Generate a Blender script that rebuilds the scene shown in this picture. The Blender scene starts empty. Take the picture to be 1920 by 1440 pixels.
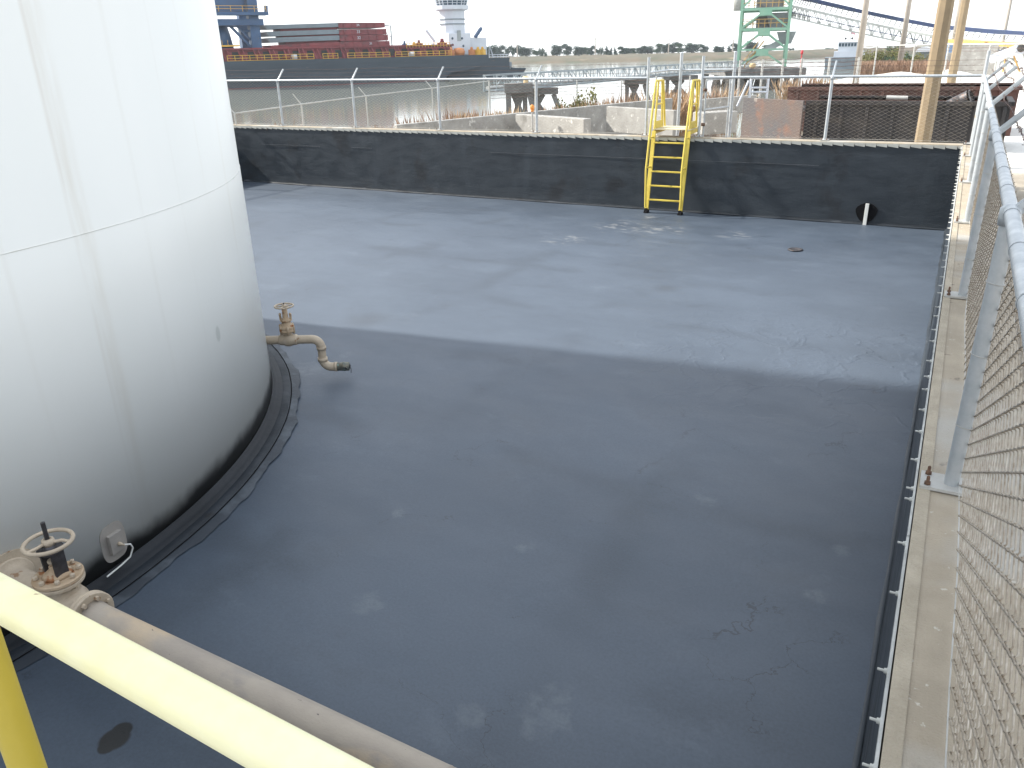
import bpy, bmesh, math, random
import numpy as np
from mathutils import Vector, Matrix

random.seed(7)
rng = np.random.default_rng(7)
SC = bpy.context.scene
COL = SC.collection
PI = math.pi

# ------------------------------------------------------------------ camera
YAW, PITCH, ROLL, FPX = math.radians(28.845), math.radians(22.749), math.radians(-1.399), 1487.2
CAM = np.array([-0.0917, -17.497, 3.399])
_f = np.array([-math.sin(YAW)*math.cos(PITCH), math.cos(YAW)*math.cos(PITCH), -math.sin(PITCH)])
_r0 = np.array([math.cos(YAW), math.sin(YAW), 0.0])
_u0 = np.cross(_r0, _f)
_r = _r0*math.cos(ROLL) + _u0*math.sin(ROLL)
_u = -_r0*math.sin(ROLL) + _u0*math.cos(ROLL)
cd = bpy.data.cameras.new('camera')
cam = bpy.data.objects.new('camera', cd)
COL.objects.link(cam)
cam.matrix_world = Matrix([[_r[0], _u[0], -_f[0], CAM[0]], [_r[1], _u[1], -_f[1], CAM[1]],
                           [_r[2], _u[2], -_f[2], CAM[2]], [0, 0, 0, 1]])
cd.sensor_width = 36.0
cd.lens = FPX/1920*36.0
cd.clip_start = 0.05
cd.clip_end = 5000
SC.camera = cam

# ------------------------------------------------------------------ light
SUN_EL = math.radians(36.3)
SUN_DIR = Vector((0.99*math.cos(SUN_EL), 0.14*math.cos(SUN_EL), -math.sin(SUN_EL))).normalized()   # the way light travels
sd = bpy.data.lights.new('sun', 'SUN')
sd.energy = 4.2
sd.angle = math.radians(1.8)
sd.color = (1.0, 0.95, 0.87)
so = bpy.data.objects.new('sun', sd)
so.rotation_euler = SUN_DIR.to_track_quat('-Z', 'Y').to_euler()
so.location = (-30, -10, 40)
COL.objects.link(so)

w = bpy.data.worlds.new('World')
SC.world = w
w.use_nodes = True
nt = w.node_tree
nt.nodes.clear()
N = nt.nodes.new
out = N('ShaderNodeOutputWorld')
bg = N('ShaderNodeBackground')
sky = N('ShaderNodeTexSky')
sky.sky_type = 'NISHITA'
sky.sun_disc = False
sky.sun_elevation = SUN_EL
sky.sun_rotation = math.atan2(-0.99, -0.14)
sky.air_density = 1.2
sky.dust_density = 2.0
tc = N('ShaderNodeTexCoord')
sep = N('ShaderNodeSeparateXYZ')
nt.links.new(tc.outputs['Generated'], sep.inputs[0])
# thin bright cloud veil: horizon raised above the zenith to light upright faces
ramp = N('ShaderNodeValToRGB')
ramp.color_ramp.elements[0].position = 0.0
ramp.color_ramp.elements[0].color = (0.40, 0.412, 0.415, 1)
ramp.color_ramp.elements[1].position = 1.0
ramp.color_ramp.elements[1].color = (0.235, 0.255, 0.285, 1)
e = ramp.color_ramp.elements.new(0.12); e.color = (0.40, 0.42, 0.442, 1)
e = ramp.color_ramp.elements.new(0.40); e.color = (0.31, 0.333, 0.365, 1)
nt.links.new(sep.outputs['Z'], ramp.inputs['Fac'])
cl = N('ShaderNodeTexNoise'); cl.inputs['Scale'].default_value = 3.0; cl.inputs['Detail'].default_value = 6
mp = N('ShaderNodeMapping'); mp.inputs['Scale'].default_value = (1, 1, 3.5)
nt.links.new(tc.outputs['Generated'], mp.inputs[0]); nt.links.new(mp.outputs[0], cl.inputs['Vector'])
cr = N('ShaderNodeMapRange'); cr.inputs[1].default_value = 0.3; cr.inputs[2].default_value = 0.7
cr.inputs[3].default_value = 0.94; cr.inputs[4].default_value = 1.06
nt.links.new(cl.outputs['Fac'], cr.inputs[0])
vm = N('ShaderNodeVectorMath'); vm.operation = 'SCALE'
nt.links.new(ramp.outputs['Color'], vm.inputs[0]); nt.links.new(cr.outputs[0], vm.inputs['Scale'])
vs = N('ShaderNodeVectorMath'); vs.operation = 'SCALE'; vs.inputs['Scale'].default_value = 25.0
nt.links.new(vm.outputs[0], vs.inputs[0])
mx = N('ShaderNodeMixRGB'); mx.inputs[0].default_value = 0.86
nt.links.new(sky.outputs[0], mx.inputs[1]); nt.links.new(vs.outputs[0], mx.inputs[2])
nt.links.new(mx.outputs[0], bg.inputs['Color'])
bg.inputs['Strength'].default_value = 0.10
nt.links.new(bg.outputs[0], out.inputs['Surface'])

SC.view_settings.view_transform = 'Standard'
SC.view_settings.look = 'None'
SC.view_settings.exposure = 1.05
SC.view_settings.gamma = 1.0
SC.render.engine = 'CYCLES'
SC.cycles.max_bounces = 6
SC.cycles.use_denoising = True

# ------------------------------------------------------------------ measuring helpers
def ray(p):
    return _f + _r*((p[0]-960)/FPX) - _u*((p[1]-720)/FPX)
def on_z(p, z):
    d = ray(p); return CAM + d*((z-CAM[2])/d[2])
def on_y(p, y):
    d = ray(p); return CAM + d*((y-CAM[1])/d[1])
def on_x(p, x):
    d = ray(p); return CAM + d*((x-CAM[0])/d[0])
def at_d(p, D):
    d = ray(p); return CAM + d*(D/math.hypot(d[0], d[1]))
TC = np.array([-10.058, -15.305]); TR = 5.21
def on_tank(p):
    d = ray(p); o = CAM[:2]-TC
    a = d[:2]@d[:2]; b = o@d[:2]; c = o@o-TR*TR
    D = b*b-a*c
    t = (-b-math.sqrt(D))/a if D > 0 else -b/a
    return CAM+d*t

# ------------------------------------------------------------------ materials
def newmat(name):
    m = bpy.data.materials.new(name); m.use_nodes = True
    nt = m.node_tree
    return m, nt, nt.nodes['Principled BSDF']

def mat(name, c1, c2=None, scale=4.0, rough=0.6, metal=0.0, bump=0.0, bscale=60.0, spots=None, detail=6, stretch=(1, 1, 1),
        spec=0.5, rough2=None, lo=0.35, hi=0.65):
    m, nt, b = newmat(name)
    L = nt.links.new
    b.inputs['Roughness'].default_value = rough
    b.inputs['Metallic'].default_value = metal
    b.inputs['Specular IOR Level'].default_value = spec
    if c2 is None: c2 = tuple(x*0.75 for x in c1)
    tc = nt.nodes.new('ShaderNodeTexCoord')
    mp = nt.nodes.new('ShaderNodeMapping'); mp.inputs['Scale'].default_value = stretch
    L(tc.outputs['Object'], mp.inputs[0])
    n = nt.nodes.new('ShaderNodeTexNoise'); n.inputs['Scale'].default_value = scale; n.inputs['Detail'].default_value = detail
    n.inputs['Roughness'].default_value = 0.62
    L(mp.outputs[0], n.inputs['Vector'])
    r = nt.nodes.new('ShaderNodeMapRange'); r.inputs[1].default_value = lo; r.inputs[2].default_value = hi
    L(n.outputs['Fac'], r.inputs[0])
    mixn = nt.nodes.new('ShaderNodeMixRGB'); mixn.inputs[1].default_value = (*c1, 1); mixn.inputs[2].default_value = (*c2, 1)
    L(r.outputs[0], mixn.inputs[0])
    last = mixn
    for sp in (spots or []):
        (col, sc, thr, soft) = sp
        n2 = nt.nodes.new('ShaderNodeTexNoise'); n2.inputs['Scale'].default_value = sc; n2.inputs['Detail'].default_value = 5
        L(mp.outputs[0], n2.inputs['Vector'])
        r2 = nt.nodes.new('ShaderNodeMapRange'); r2.inputs[1].default_value = thr; r2.inputs[2].default_value = thr+soft
        L(n2.outputs['Fac'], r2.inputs[0])
        mm = nt.nodes.new('ShaderNodeMixRGB'); mm.inputs[2].default_value = (*col, 1)
        L(r2.outputs[0], mm.inputs[0]); L(last.outputs[0], mm.inputs[1])
        last = mm
    L(last.outputs[0], b.inputs['Base Color'])
    if rough2 is not None:
        rr = nt.nodes.new('ShaderNodeMapRange'); rr.inputs[1].default_value = lo; rr.inputs[2].default_value = hi
        rr.inputs[3].default_value = rough; rr.inputs[4].default_value = rough2
        L(n.outputs['Fac'], rr.inputs[0]); L(rr.outputs[0], b.inputs['Roughness'])
    if bump:
        n3 = nt.nodes.new('ShaderNodeTexNoise'); n3.inputs['Scale'].default_value = bscale; n3.inputs['Detail'].default_value = 5
        L(mp.outputs[0], n3.inputs['Vector'])
        bp = nt.nodes.new('ShaderNodeBump'); bp.inputs['Strength'].default_value = bump; bp.inputs['Distance'].default_value = 0.02
        L(n3.outputs['Fac'], bp.inputs['Height']); L(bp.outputs[0], b.inputs['Normal'])
    return m

M = {}
M['concrete'] = mat('concrete', (.405, .345, .262), (.32, .272, .205), 3.0, .85, bump=.35, bscale=120,
                    spots=[((.50, .46, .39), 26, .68, .05), ((.17, .145, .115), 7, .66, .05), ((.40, .38, .34), 1.1, .52, .14), ((.25, .21, .16), 2.3, .60, .08)])
M['concrete_grey'] = mat('concrete_grey', (.38, .37, .345), (.27, .26, .24), 1.6, .9, bump=.4, bscale=40,
                         spots=[((.2, .19, .17), 1.2, .62, .12), ((.6, .58, .54), 5, .62, .08)])
M['concrete_dark'] = mat('concrete_dark', (.20, .195, .185), (.11, .105, .10), .9, .9, bump=.4, bscale=20)
M['galv'] = mat('galvanized_steel', (.50, .525, .54), (.40, .43, .45), 9, .42, .45, bump=.05, bscale=200,
                spots=[((.46, .38, .24), 5, .70, .05)], rough2=.58)
M['galv_wire'] = mat('galvanized_wire', (.50, .45, .38), (.26, .21, .155), 22, .36, .45)
M['galv_far'] = mat('dull_galvanized', (.50, .50, .48), (.40, .39, .36), 5, .55, .2)
M['rust_wire'] = mat('rusty_wire', (.16, .10, .08), (.09, .07, .07), 9, .8, .2)
M['rust_bolt'] = mat('rusty_bolt', (.16, .085, .05), (.08, .045, .03), 40, .8)
M['yellow'] = mat('yellow_paint', (.66, .52, .09), (.58, .44, .07), 3, .42, spots=[((.30, .17, .06), 14, .72, .03)], bump=.04)
M['yellow_post'] = mat('chipped_mustard_paint', (.56, .43, .06), (.48, .37, .05), 3, .45, spots=[((.25, .15, .06), 14, .70, .04)], bump=.05)  # darker mustard base with brown chips
M['yellow_pale'] = mat('overexposed_yellow_paint', (.88, .85, .58), (.87, .81, .46), 5, .44,  # yellow paled to carry the rail's overexposure; brown chips are wear
                       spots=[((.66, .60, .34), 7, .58, .12), ((.30, .12, .045), 10, .665, .015)], bump=.05, bscale=90)
M['tan_paint'] = mat('tan_paint', (.52, .43, .32), (.40, .325, .24), 6, .6, bump=.2, bscale=70,
                     spots=[((.27, .16, .085), 13, .64, .04), ((.58, .50, .42), 3, .6, .1)])
M['tan_rust'] = mat('rust_streaked_tan_paint', (.50, .39, .27), (.40, .28, .17), 9, .7, bump=.3, bscale=60,
                    spots=[((.30, .13, .05), 15, .58, .06), ((.12, .07, .05), 24, .68, .05)])
M['pipe_tan'] = mat('weathered_pipe_paint', (.41, .355, .29), (.33, .285, .24), 3.5, .72, bump=.15, bscale=80,
                    spots=[((.50, .39, .27), 2.6, .55, .10), ((.30, .27, .24), 5, .60, .08), ((.12, .10, .09), 26, .72, .02)], stretch=(.6, 1, 1))
M['dark_steel'] = mat('dark_bare_steel', (.09, .085, .09), (.05, .045, .045), 18, .5, .5, spots=[((.16, .09, .06), 14, .62, .06)])
M['grey_box'] = mat('grey_primer', (.34, .31, .275), (.28, .26, .235), 7, .7)
M['white_plastic'] = mat('white_plastic', (.78, .78, .74), (.66, .66, .62), 12, .5)
M['black_rubber'] = mat('black_rubber', (.004, .004, .005), (.007, .007, .008), 6, .85, spec=.15)
M['batten'] = mat('aluminium_batten', (.62, .63, .60), (.40, .41, .39), 7, .45, .2)
M['batten_far'] = mat('weathered_batten', (.46, .46, .42), (.36, .36, .33), 3, .6, .1)
M['white_sand'] = mat('white_sand', (.80, .78, .74), (.66, .63, .57), .5, .95, bump=.3, bscale=4)
M['tan_sand'] = mat('tan_sand', (.62, .47, .27), (.50, .37, .20), 1.2, .95, bump=.6, bscale=6)
M['bin_black'] = mat('bin_black_paint', (.020, .020, .022), (.035, .032, .032), 1.4, .75, bump=.4, bscale=22, spec=.3,
                     spots=[((.34, .32, .30), 9, .765, .02), ((.045, .04, .036), 2, .55, .1)])
M['bin_rust'] = mat('rusty_plate', (.115, .085, .072), (.085, .082, .085), 1.3, .8, bump=.2, bscale=30,
                    spots=[((.19, .095, .06), 1.6, .57, .14), ((.30, .27, .24), 3.2, .68, .08), ((.09, .07, .065), 2.1, .62, .1)])
M['bin_brown'] = mat('brown_rust', (.10, .045, .035), (.06, .035, .03), 2, .85, bump=.2, bscale=20)
M['pole_concrete'] = mat('pole_concrete', (.275, .21, .13), (.235, .18, .115), 5, .9, bump=.3, bscale=60, spots=[((.2, .15, .09), 12, .68, .06)])
M['hull'] = mat('hull_dark_blue', (.022, .036, .050), (.036, .052, .068), .12, .55, stretch=(1, 1, 6), detail=8,
                spots=[((.10, .085, .08), .35, .68, .06)])
M['boot_red'] = mat('boot_top_red', (.20, .04, .04), (.13, .03, .035), .4, .7)
M['ship_red'] = mat('ship_red', (.23, .035, .04), (.15, .028, .032), .35, .6, spots=[((.08, .03, .03), .5, .62, .1)])
M['ship_grey'] = mat('hatch_grey', (.19, .225, .25), (.15, .18, .20), .3, .6)
M['ship_white'] = mat('ship_white', (.60, .63, .68), (.53, .56, .61), .3, .5)
M['ship_glass'] = mat('ship_glass', (.05, .09, .12), (.03, .06, .09), 1, .1)
M['crane_blue'] = mat('crane_blue', (.035, .09, .19), (.028, .065, .14), .3, .5, spots=[((.10, .10, .11), .6, .66, .08)])
M['ship_yellow'] = mat('railing_yellow', (.72, .42, .04), (.58, .33, .04), .6, .5)
M['ship_orange'] = mat('machinery_orange', (.55, .22, .07), (.42, .16, .06), .8, .6)
M['tower_green'] = mat('pale_green_paint', (.22, .43, .30), (.28, .46, .33), .6, .55, spots=[((.40, .36, .28), .9, .66, .08)])
M['tower_grey'] = mat('hopper_grey', (.33, .36, .36), (.24, .26, .26), .5, .7)
M['conv_belt'] = mat('conveyor_cover_blue', (.02, .04, .12), (.03, .05, .10), .6, .6)
M['conv_steel'] = mat('conveyor_steel', (.50, .51, .48), (.40, .40, .37), .7, .6)
M['orange_steel'] = mat('orange_steel', (.58, .36, .10), (.46, .28, .09), .6, .6)
M['walk_steel'] = mat('walkway_steel', (.32, .36, .38), (.22, .26, .28), .8, .55, .1)
M['hydrant_red'] = mat('hydrant_red', (.62, .04, .05), (.48, .03, .04), 4, .5)
M['utility'] = mat('weathered_timber', (.42, .38, .33), (.34, .30, .26), 2, .9)
M['blue_tank'] = mat('blue_tank_paint', (.16, .28, .46), (.13, .23, .40), .6, .5)
M['dark_shade_metal'] = mat('deep_shadow_metal', (.03, .03, .03), (.02, .02, .02), 3, .7)  # near-black: painted shade of openings, also plain dark metal on the search lights
M['orange_ball'] = mat('orange_plastic', (.80, .30, .04), (.68, .25, .04), 3, .5)
M['bark'] = mat('bark', (.10, .075, .05), (.06, .045, .03), 1.5, .9)
M['flag'] = mat('flag_cloth', (.55, .10, .12), (.75, .75, .78), 1.5, .8)

def leafmat(name, c1, c2):
    m = mat(name, c1, c2, .35, .75, lo=.3, hi=.7)
    m.node_tree.nodes['Principled BSDF'].inputs['Specular IOR Level'].default_value = .2
    return m
M['leaf_dark'] = leafmat('foliage_dark', (.030, .060, .042), (.050, .085, .055))
M['leaf_mid'] = leafmat('foliage_mid', (.040, .080, .045), (.065, .105, .055))
M['leaf_yellow'] = leafmat('foliage_olive', (.12, .135, .045), (.20, .19, .075))
M['reed_red'] = leafmat('reed_red', (.24, .145, .10), (.33, .22, .15))
M['reed_tan'] = leafmat('reed_tan', (.46, .34, .21), (.36, .23, .14))

# --- tank paint: white, rust streaks down two lines, soot towards the foot
def tank_material():
    m, nt, b = newmat('tank_white_paint'); L = nt.links.new; N = nt.nodes.new
    b.inputs['Roughness'].default_value = .38
    tc = N('ShaderNodeTexCoord'); sp = N('ShaderNodeSeparateXYZ'); L(tc.outputs['Object'], sp.inputs[0])
    n = N('ShaderNodeTexNoise'); n.inputs['Scale'].default_value = .8; n.inputs['Detail'].default_value = 7
    mp = N('ShaderNodeMapping'); mp.inputs['Scale'].default_value = (1, 1, .25)
    L(tc.outputs['Object'], mp.inputs[0]); L(mp.outputs[0], n.inputs['Vector'])
    base = N('ShaderNodeMixRGB'); base.inputs[1].default_value = (.785, .785, .745, 1); base.inputs[2].default_value = (.745, .75, .71, 1)
    r = N('ShaderNodeMapRange'); r.inputs[1].default_value = .35; r.inputs[2].default_value = .65
    L(n.outputs['Fac'], r.inputs[0]); L(r.outputs[0], base.inputs[0])
    last = base.outputs[0]
    at = N('ShaderNodeMath'); at.operation = 'ARCTAN2'; L(sp.outputs['Y'], at.inputs[0]); L(sp.outputs['X'], at.inputs[1])
    # fine vertical streak noise
    cmb = N('ShaderNodeCombineXYZ')
    mul = N('ShaderNodeMath'); mul.operation = 'MULTIPLY'; mul.inputs[1].default_value = 30; L(at.outputs[0], mul.inputs[0])
    zz = N('ShaderNodeMath'); zz.operation = 'MULTIPLY'; zz.inputs[1].default_value = .55; L(sp.outputs['Z'], zz.inputs[0])
    L(mul.outputs[0], cmb.inputs[0]); L(zz.outputs[0], cmb.inputs[1])
    sn = N('ShaderNodeTexNoise'); sn.inputs['Scale'].default_value = 2.2; sn.inputs['Detail'].default_value = 6; L(cmb.outputs[0], sn.inputs['Vector'])
    for ang, wid, amt, col in ((.193, .019, .46, (.58, .53, .44)), (.178, .005, .34, (.54, .48, .40)), (.30, .007, .2, (.63, .61, .54)), (.40, .005, .16, (.62, .60, .54)), (.08, .006, .2, (.63, .60, .53)), (.60, .010, .35, (.66, .63, .55)), (.49, .006, .25, (.68, .66, .59))):
        d = N('ShaderNodeMath'); d.operation = 'SUBTRACT'; d.inputs[1].default_value = ang; L(at.outputs[0], d.inputs[0])
        wob = N('ShaderNodeMath'); wob.operation = 'MULTIPLY_ADD'; wob.inputs[1].default_value = .014; L(n.outputs['Fac'], wob.inputs[0]); L(d.outputs[0], wob.inputs[2])
        a = N('ShaderNodeMath'); a.operation = 'ABSOLUTE'; L(wob.outputs[0], a.inputs[0])
        q = N('ShaderNodeMapRange'); q.interpolation_type = 'SMOOTHSTEP'
        q.inputs[1].default_value = wid; q.inputs[2].default_value = wid*.1; L(a.outputs[0], q.inputs[0])
        k = N('ShaderNodeMath'); k.operation = 'MULTIPLY'; L(q.outputs[0], k.inputs[0])
        s2 = N('ShaderNodeMapRange'); s2.inputs[1].default_value = .32; s2.inputs[2].default_value = .66; s2.inputs[4].default_value = amt; L(sn.outputs['Fac'], s2.inputs[0])
        zf = N('ShaderNodeMapRange'); zf.inputs[1].default_value = .5; zf.inputs[2].default_value = 2.2; zf.inputs[3].default_value = .25; L(sp.outputs['Z'], zf.inputs[0])
        k3 = N('ShaderNodeMath'); k3.operation = 'MULTIPLY'; L(s2.outputs[0], k3.inputs[0]); L(zf.outputs[0], k3.inputs[1]); L(k3.outputs[0], k.inputs[1])
        mm = N('ShaderNodeMixRGB'); mm.inputs[2].default_value = (*col, 1); L(k.outputs[0], mm.inputs[0]); L(last, mm.inputs[1]); last = mm.outputs[0]
    # black overspray / soot at the foot with a ragged upper edge
    nz = N('ShaderNodeTexNoise'); nz.inputs['Scale'].default_value = 2.3; nz.inputs['Detail'].default_value = 7; L(tc.outputs['Object'], nz.inputs['Vector'])
    zz2 = N('ShaderNodeMath'); zz2.operation = 'MULTIPLY_ADD'; zz2.inputs[1].default_value = -.26; L(nz.outputs['Fac'], zz2.inputs[0]); L(sp.outputs['Z'], zz2.inputs[2])
    g = N('ShaderNodeMapRange'); g.interpolation_type = 'SMOOTHSTEP'; g.inputs[1].default_value = .165; g.inputs[2].default_value = .01; L(zz2.outputs[0], g.inputs[0])
    mm = N('ShaderNodeMixRGB'); mm.inputs[2].default_value = (.02, .024, .028, 1); L(g.outputs[0], mm.inputs[0]); L(last, mm.inputs[1]); last = mm.outputs[0]
    g2 = N('ShaderNodeMapRange'); g2.interpolation_type = 'SMOOTHSTEP'; g2.inputs[1].default_value = .50; g2.inputs[2].default_value = .08; g2.inputs[4].default_value = .07; L(zz2.outputs[0], g2.inputs[0])
    mm = N('ShaderNodeMixRGB'); mm.inputs[2].default_value = (.34, .31, .25, 1); L(g2.outputs[0], mm.inputs[0]); L(last, mm.inputs[1]); last = mm.outputs[0]
    # one smudge
    for p, rad, col in ((on_tank((409, 626)), .050, (.60, .61, .57)),):
        loc = (p[0]-TC[0], p[1]-TC[1], p[2])
        mp2 = N('ShaderNodeVectorMath'); mp2.operation = 'SUBTRACT'; mp2.inputs[1].default_value = loc; L(tc.outputs['Object'], mp2.inputs[0])
        sc2 = N('ShaderNodeVectorMath'); sc2.operation = 'MULTIPLY'; sc2.inputs[1].default_value = (1, 1, .6); L(mp2.outputs[0], sc2.inputs[0])
        ln = N('ShaderNodeVectorMath'); ln.operation = 'LENGTH'; L(sc2.outputs[0], ln.inputs[0])
        q = N('ShaderNodeMapRange'); q.interpolation_type = 'SMOOTHSTEP'; q.inputs[1].default_value = rad; q.inputs[2].default_value = rad*.6; L(ln.outputs['Value'], q.inputs[0])
        mm = N('ShaderNodeMixRGB'); mm.inputs[2].default_value = (*col, 1); L(q.outputs[0], mm.inputs[0]); L(last, mm.inputs[1]); last = mm.outputs[0]
    L(last, b.inputs['Base Color'])
    bp = N('ShaderNodeBump'); bp.inputs['Strength'].default_value = .12; bp.inputs['Distance'].default_value = .02
    n4 = N('ShaderNodeTexNoise'); n4.inputs['Scale'].default_value = 1.6; n4.inputs['Detail'].default_value = 3; L(tc.outputs['Object'], n4.inputs['Vector'])
    L(n4.outputs['Fac'], bp.inputs['Height']); L(bp.outputs[0], b.inputs['Normal'])
    return m

# --- black geomembrane: floor and walls
def liner_material(name, floor=True):
    m, nt, b = newmat(name); L = nt.links.new; N = nt.nodes.new
    tc = N('ShaderNodeTexCoord'); sp = N('ShaderNodeSeparateXYZ'); L(tc.outputs['Object'], sp.inputs[0])
    def noise(scale, detail=6, vec=None, rough=.6):
        n = N('ShaderNodeTexNoise'); n.inputs['Scale'].default_value = scale; n.inputs['Detail'].default_value = detail
        n.inputs['Roughness'].default_value = rough
        L(vec or tc.outputs['Object'], n.inputs['Vector']); return n
    def rng_(src, a, b_, c=0.0, d=1.0, smooth=True):
        r = N('ShaderNodeMapRange'); r.interpolation_type = 'SMOOTHSTEP' if smooth else 'LINEAR'
        for i, v in enumerate((a, b_, c, d)): r.inputs[i+1].default_value = v
        L(src, r.inputs[0]); return r.outputs[0]
    def mixc(fac, c_in, col):
        x = N('ShaderNodeMixRGB'); L(fac, x.inputs[0]); L(c_in, x.inputs[1]); x.inputs[2].default_value = (*col, 1); return x.outputs[0]
    def math_(op, a, b_=None):
        x = N('ShaderNodeMath'); x.operation = op
        for i, v in enumerate((a, b_)):
            if v is None: continue
            if isinstance(v, (int, float)): x.inputs[i].default_value = v
            else: L(v, x.inputs[i])
        return x.outputs[0]
    if floor:
        mp = N('ShaderNodeMapping'); mp.inputs['Scale'].default_value = (1, 1.6, 1); mp.inputs['Rotation'].default_value = (0, 0, .25)
        L(tc.outputs['Object'], mp.inputs[0])
        big = noise(.33, 5, mp.outputs[0])
        base = N('ShaderNodeMixRGB'); base.inputs[1].default_value = (.043, .060, .085, 1); base.inputs[2].default_value = (.056, .076, .105, 1)
        L(rng_(big.outputs['Fac'], .35, .65), base.inputs[0]); last = base.outputs[0]
        med = noise(1.3, 7, mp.outputs[0])
        last = mixc(rng_(med.outputs['Fac'], .53, .72, 0, .30), last, (.068, .092, .122))
        last = mixc(rng_(med.outputs['Fac'], .44, .30, 0, .35), last, (.031, .043, .060))
        # sheet laps telegraphing through as soft dark bands
        warp = noise(.7, 3)
        wv = rng_(warp.outputs['Fac'], 0, 1, -.5, .5, False)
        band = None
        for axis, per, off, wd in (('X', 2.35, .55, .30), ('Y', 2.1, .4, .26)):
            a = math_('ADD', sp.outputs[axis], off); a = math_('ADD', a, wv)
            a = math_('DIVIDE', a, per); a = math_('FRACT', a); a = math_('SUBTRACT', a, .5); a = math_('ABSOLUTE', a)
            k = rng_(a, wd*.5, 0.0)
            band = k if band is None else math_('MAXIMUM', band, k)
        patch = noise(.45, 2)
        bandm = math_('MULTIPLY', band, rng_(patch.outputs['Fac'], .46, .62, 0, .42))
        last = mixc(bandm, last, (.025, .036, .051))
        # dried water marks and scuffs at the places they lie
        tide = rng_(noise(6, 6, None, .7).outputs['Fac'], 0, 1, -.5, .5, False)
        film = noise(.95, 9, mp.outputs[0], .72)
        last = mixc(rng_(film.outputs['Fac'], .56, .74, 0, .42), last, (.100, .125, .158))
        acc = None
        spots = [((750, 960), .10), ((984, 1027), .10), ((1322, 940), .13), ((648, 664), .13), ((1580, 1032), .09), ((1025, 1330), .20),
                 ((1010, 1365), .12), ((880, 1345), .12), ((575, 690), .3), ((690, 1130), .16), ((1530, 1120), .1)]
        for p, rad in spots:
            q = on_z(p, 0)
            d = N('ShaderNodeVectorMath'); d.operation = 'DISTANCE'; d.inputs[1].default_value = (q[0], q[1], 0)
            L(tc.outputs['Object'], d.inputs[0])
            dd = math_('ADD', d.outputs['Value'], math_('MULTIPLY', tide, rad*2.2))
            k = rng_(dd, rad, rad*.45)
            acc = k if acc is None else math_('MAXIMUM', acc, k)
        fine = noise(9, 5)
        last = mixc(math_('MULTIPLY', acc, rng_(fine.outputs['Fac'], .35, .6, .10, .50)), last, (.11, .13, .15))
        # pale scuffs in front of the ladder
        acc = None
        for p, rad in (((1170, 425), .9), ((1060, 450), .6), ((1240, 430), .7), ((1380, 440), .5), ((1210, 405), .35)):
            q = on_z(p, 0)
            d = N('ShaderNodeVectorMath'); d.operation = 'DISTANCE'; d.inputs[1].default_value = (q[0], q[1], 0)
            L(tc.outputs['Object'], d.inputs[0]); k = rng_(d.outputs['Value'], rad, rad*.2); acc = k if acc is None else math_('MAXIMUM', acc, k)
        sc = noise(3.2, 8, mp.outputs[0], .7)
        last = mixc(math_('MULTIPLY', acc, rng_(sc.outputs['Fac'], .50, .64, 0, .85)), last, (.22, .225, .225))
        # dark damp spots
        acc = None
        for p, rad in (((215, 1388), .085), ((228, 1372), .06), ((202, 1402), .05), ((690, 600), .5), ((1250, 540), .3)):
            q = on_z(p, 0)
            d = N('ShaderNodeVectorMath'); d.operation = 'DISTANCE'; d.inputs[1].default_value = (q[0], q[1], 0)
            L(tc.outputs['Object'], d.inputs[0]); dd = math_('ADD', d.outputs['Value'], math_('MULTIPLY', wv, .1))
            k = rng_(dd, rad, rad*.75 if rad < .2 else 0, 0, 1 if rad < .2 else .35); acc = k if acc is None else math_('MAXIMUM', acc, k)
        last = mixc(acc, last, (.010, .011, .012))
        # hairline cracks and scratches
        vor = N('ShaderNodeTexVoronoi'); vor.feature = 'DISTANCE_TO_EDGE'; vor.inputs['Scale'].default_value = .85
        wn = noise(1.6, 6); av = N('ShaderNodeVectorMath'); av.operation = 'MULTIPLY_ADD'; av.inputs[1].default_value = (1.1, 1.1, 0)
        L(wn.outputs['Color'], av.inputs[0]); L(tc.outputs['Object'], av.inputs[2]); L(av.outputs[0], vor.inputs['Vector'])
        crk = math_('MULTIPLY', rng_(vor.outputs['Distance'], .0045, .001), rng_(noise(.8, 3).outputs['Fac'], .52, .60))
        last = mixc(math_('MULTIPLY', crk, .6), last, (.012, .015, .02))
        grain = noise(55, 3)
        last2 = N('ShaderNodeMixRGB'); last2.blend_type = 'MULTIPLY'; last2.inputs[0].default_value = 1
        gv = N('ShaderNodeCombineColor')
        g = rng_(grain.outputs['Fac'], .3, .7, .88, 1.12, False)
        for i in range(3): L(g, gv.inputs[i])
        L(last, last2.inputs[1]); L(gv.outputs[0], last2.inputs[2]); last = last2.outputs[0]
        L(last, b.inputs['Base Color'])
        rr = math_('ADD', rng_(med.outputs['Fac'], .3, .7, .50, .57), math_('MULTIPLY', bandm, .06)); L(rr, b.inputs['Roughness'])
        # wrinkles: long folds here and there
        v2 = N('ShaderNodeTexVoronoi'); v2.feature = 'DISTANCE_TO_EDGE'; v2.inputs['Scale'].default_value = 1.5
        w2 = noise(.9, 4); a2 = N('ShaderNodeVectorMath'); a2.operation = 'MULTIPLY_ADD'; a2.inputs[1].default_value = (2.4, 2.4, 0)
        L(w2.outputs['Color'], a2.inputs[0]); L(tc.outputs['Object'], a2.inputs[2]); L(a2.outputs[0], v2.inputs['Vector'])
        fold = rng_(v2.outputs['Distance'], .10, .0)
        q = on_z((1480, 680), 0)
        d = N('ShaderNodeVectorMath'); d.operation = 'DISTANCE'; d.inputs[1].default_value = (q[0], q[1], 0); L(tc.outputs['Object'], d.inputs[0])
        where = math_('MAXIMUM', rng_(d.outputs['Value'], 2.6, .8), rng_(noise(.5, 2).outputs['Fac'], .52, .66, 0, .15))
        fold = math_('MULTIPLY', fold, where)
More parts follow.
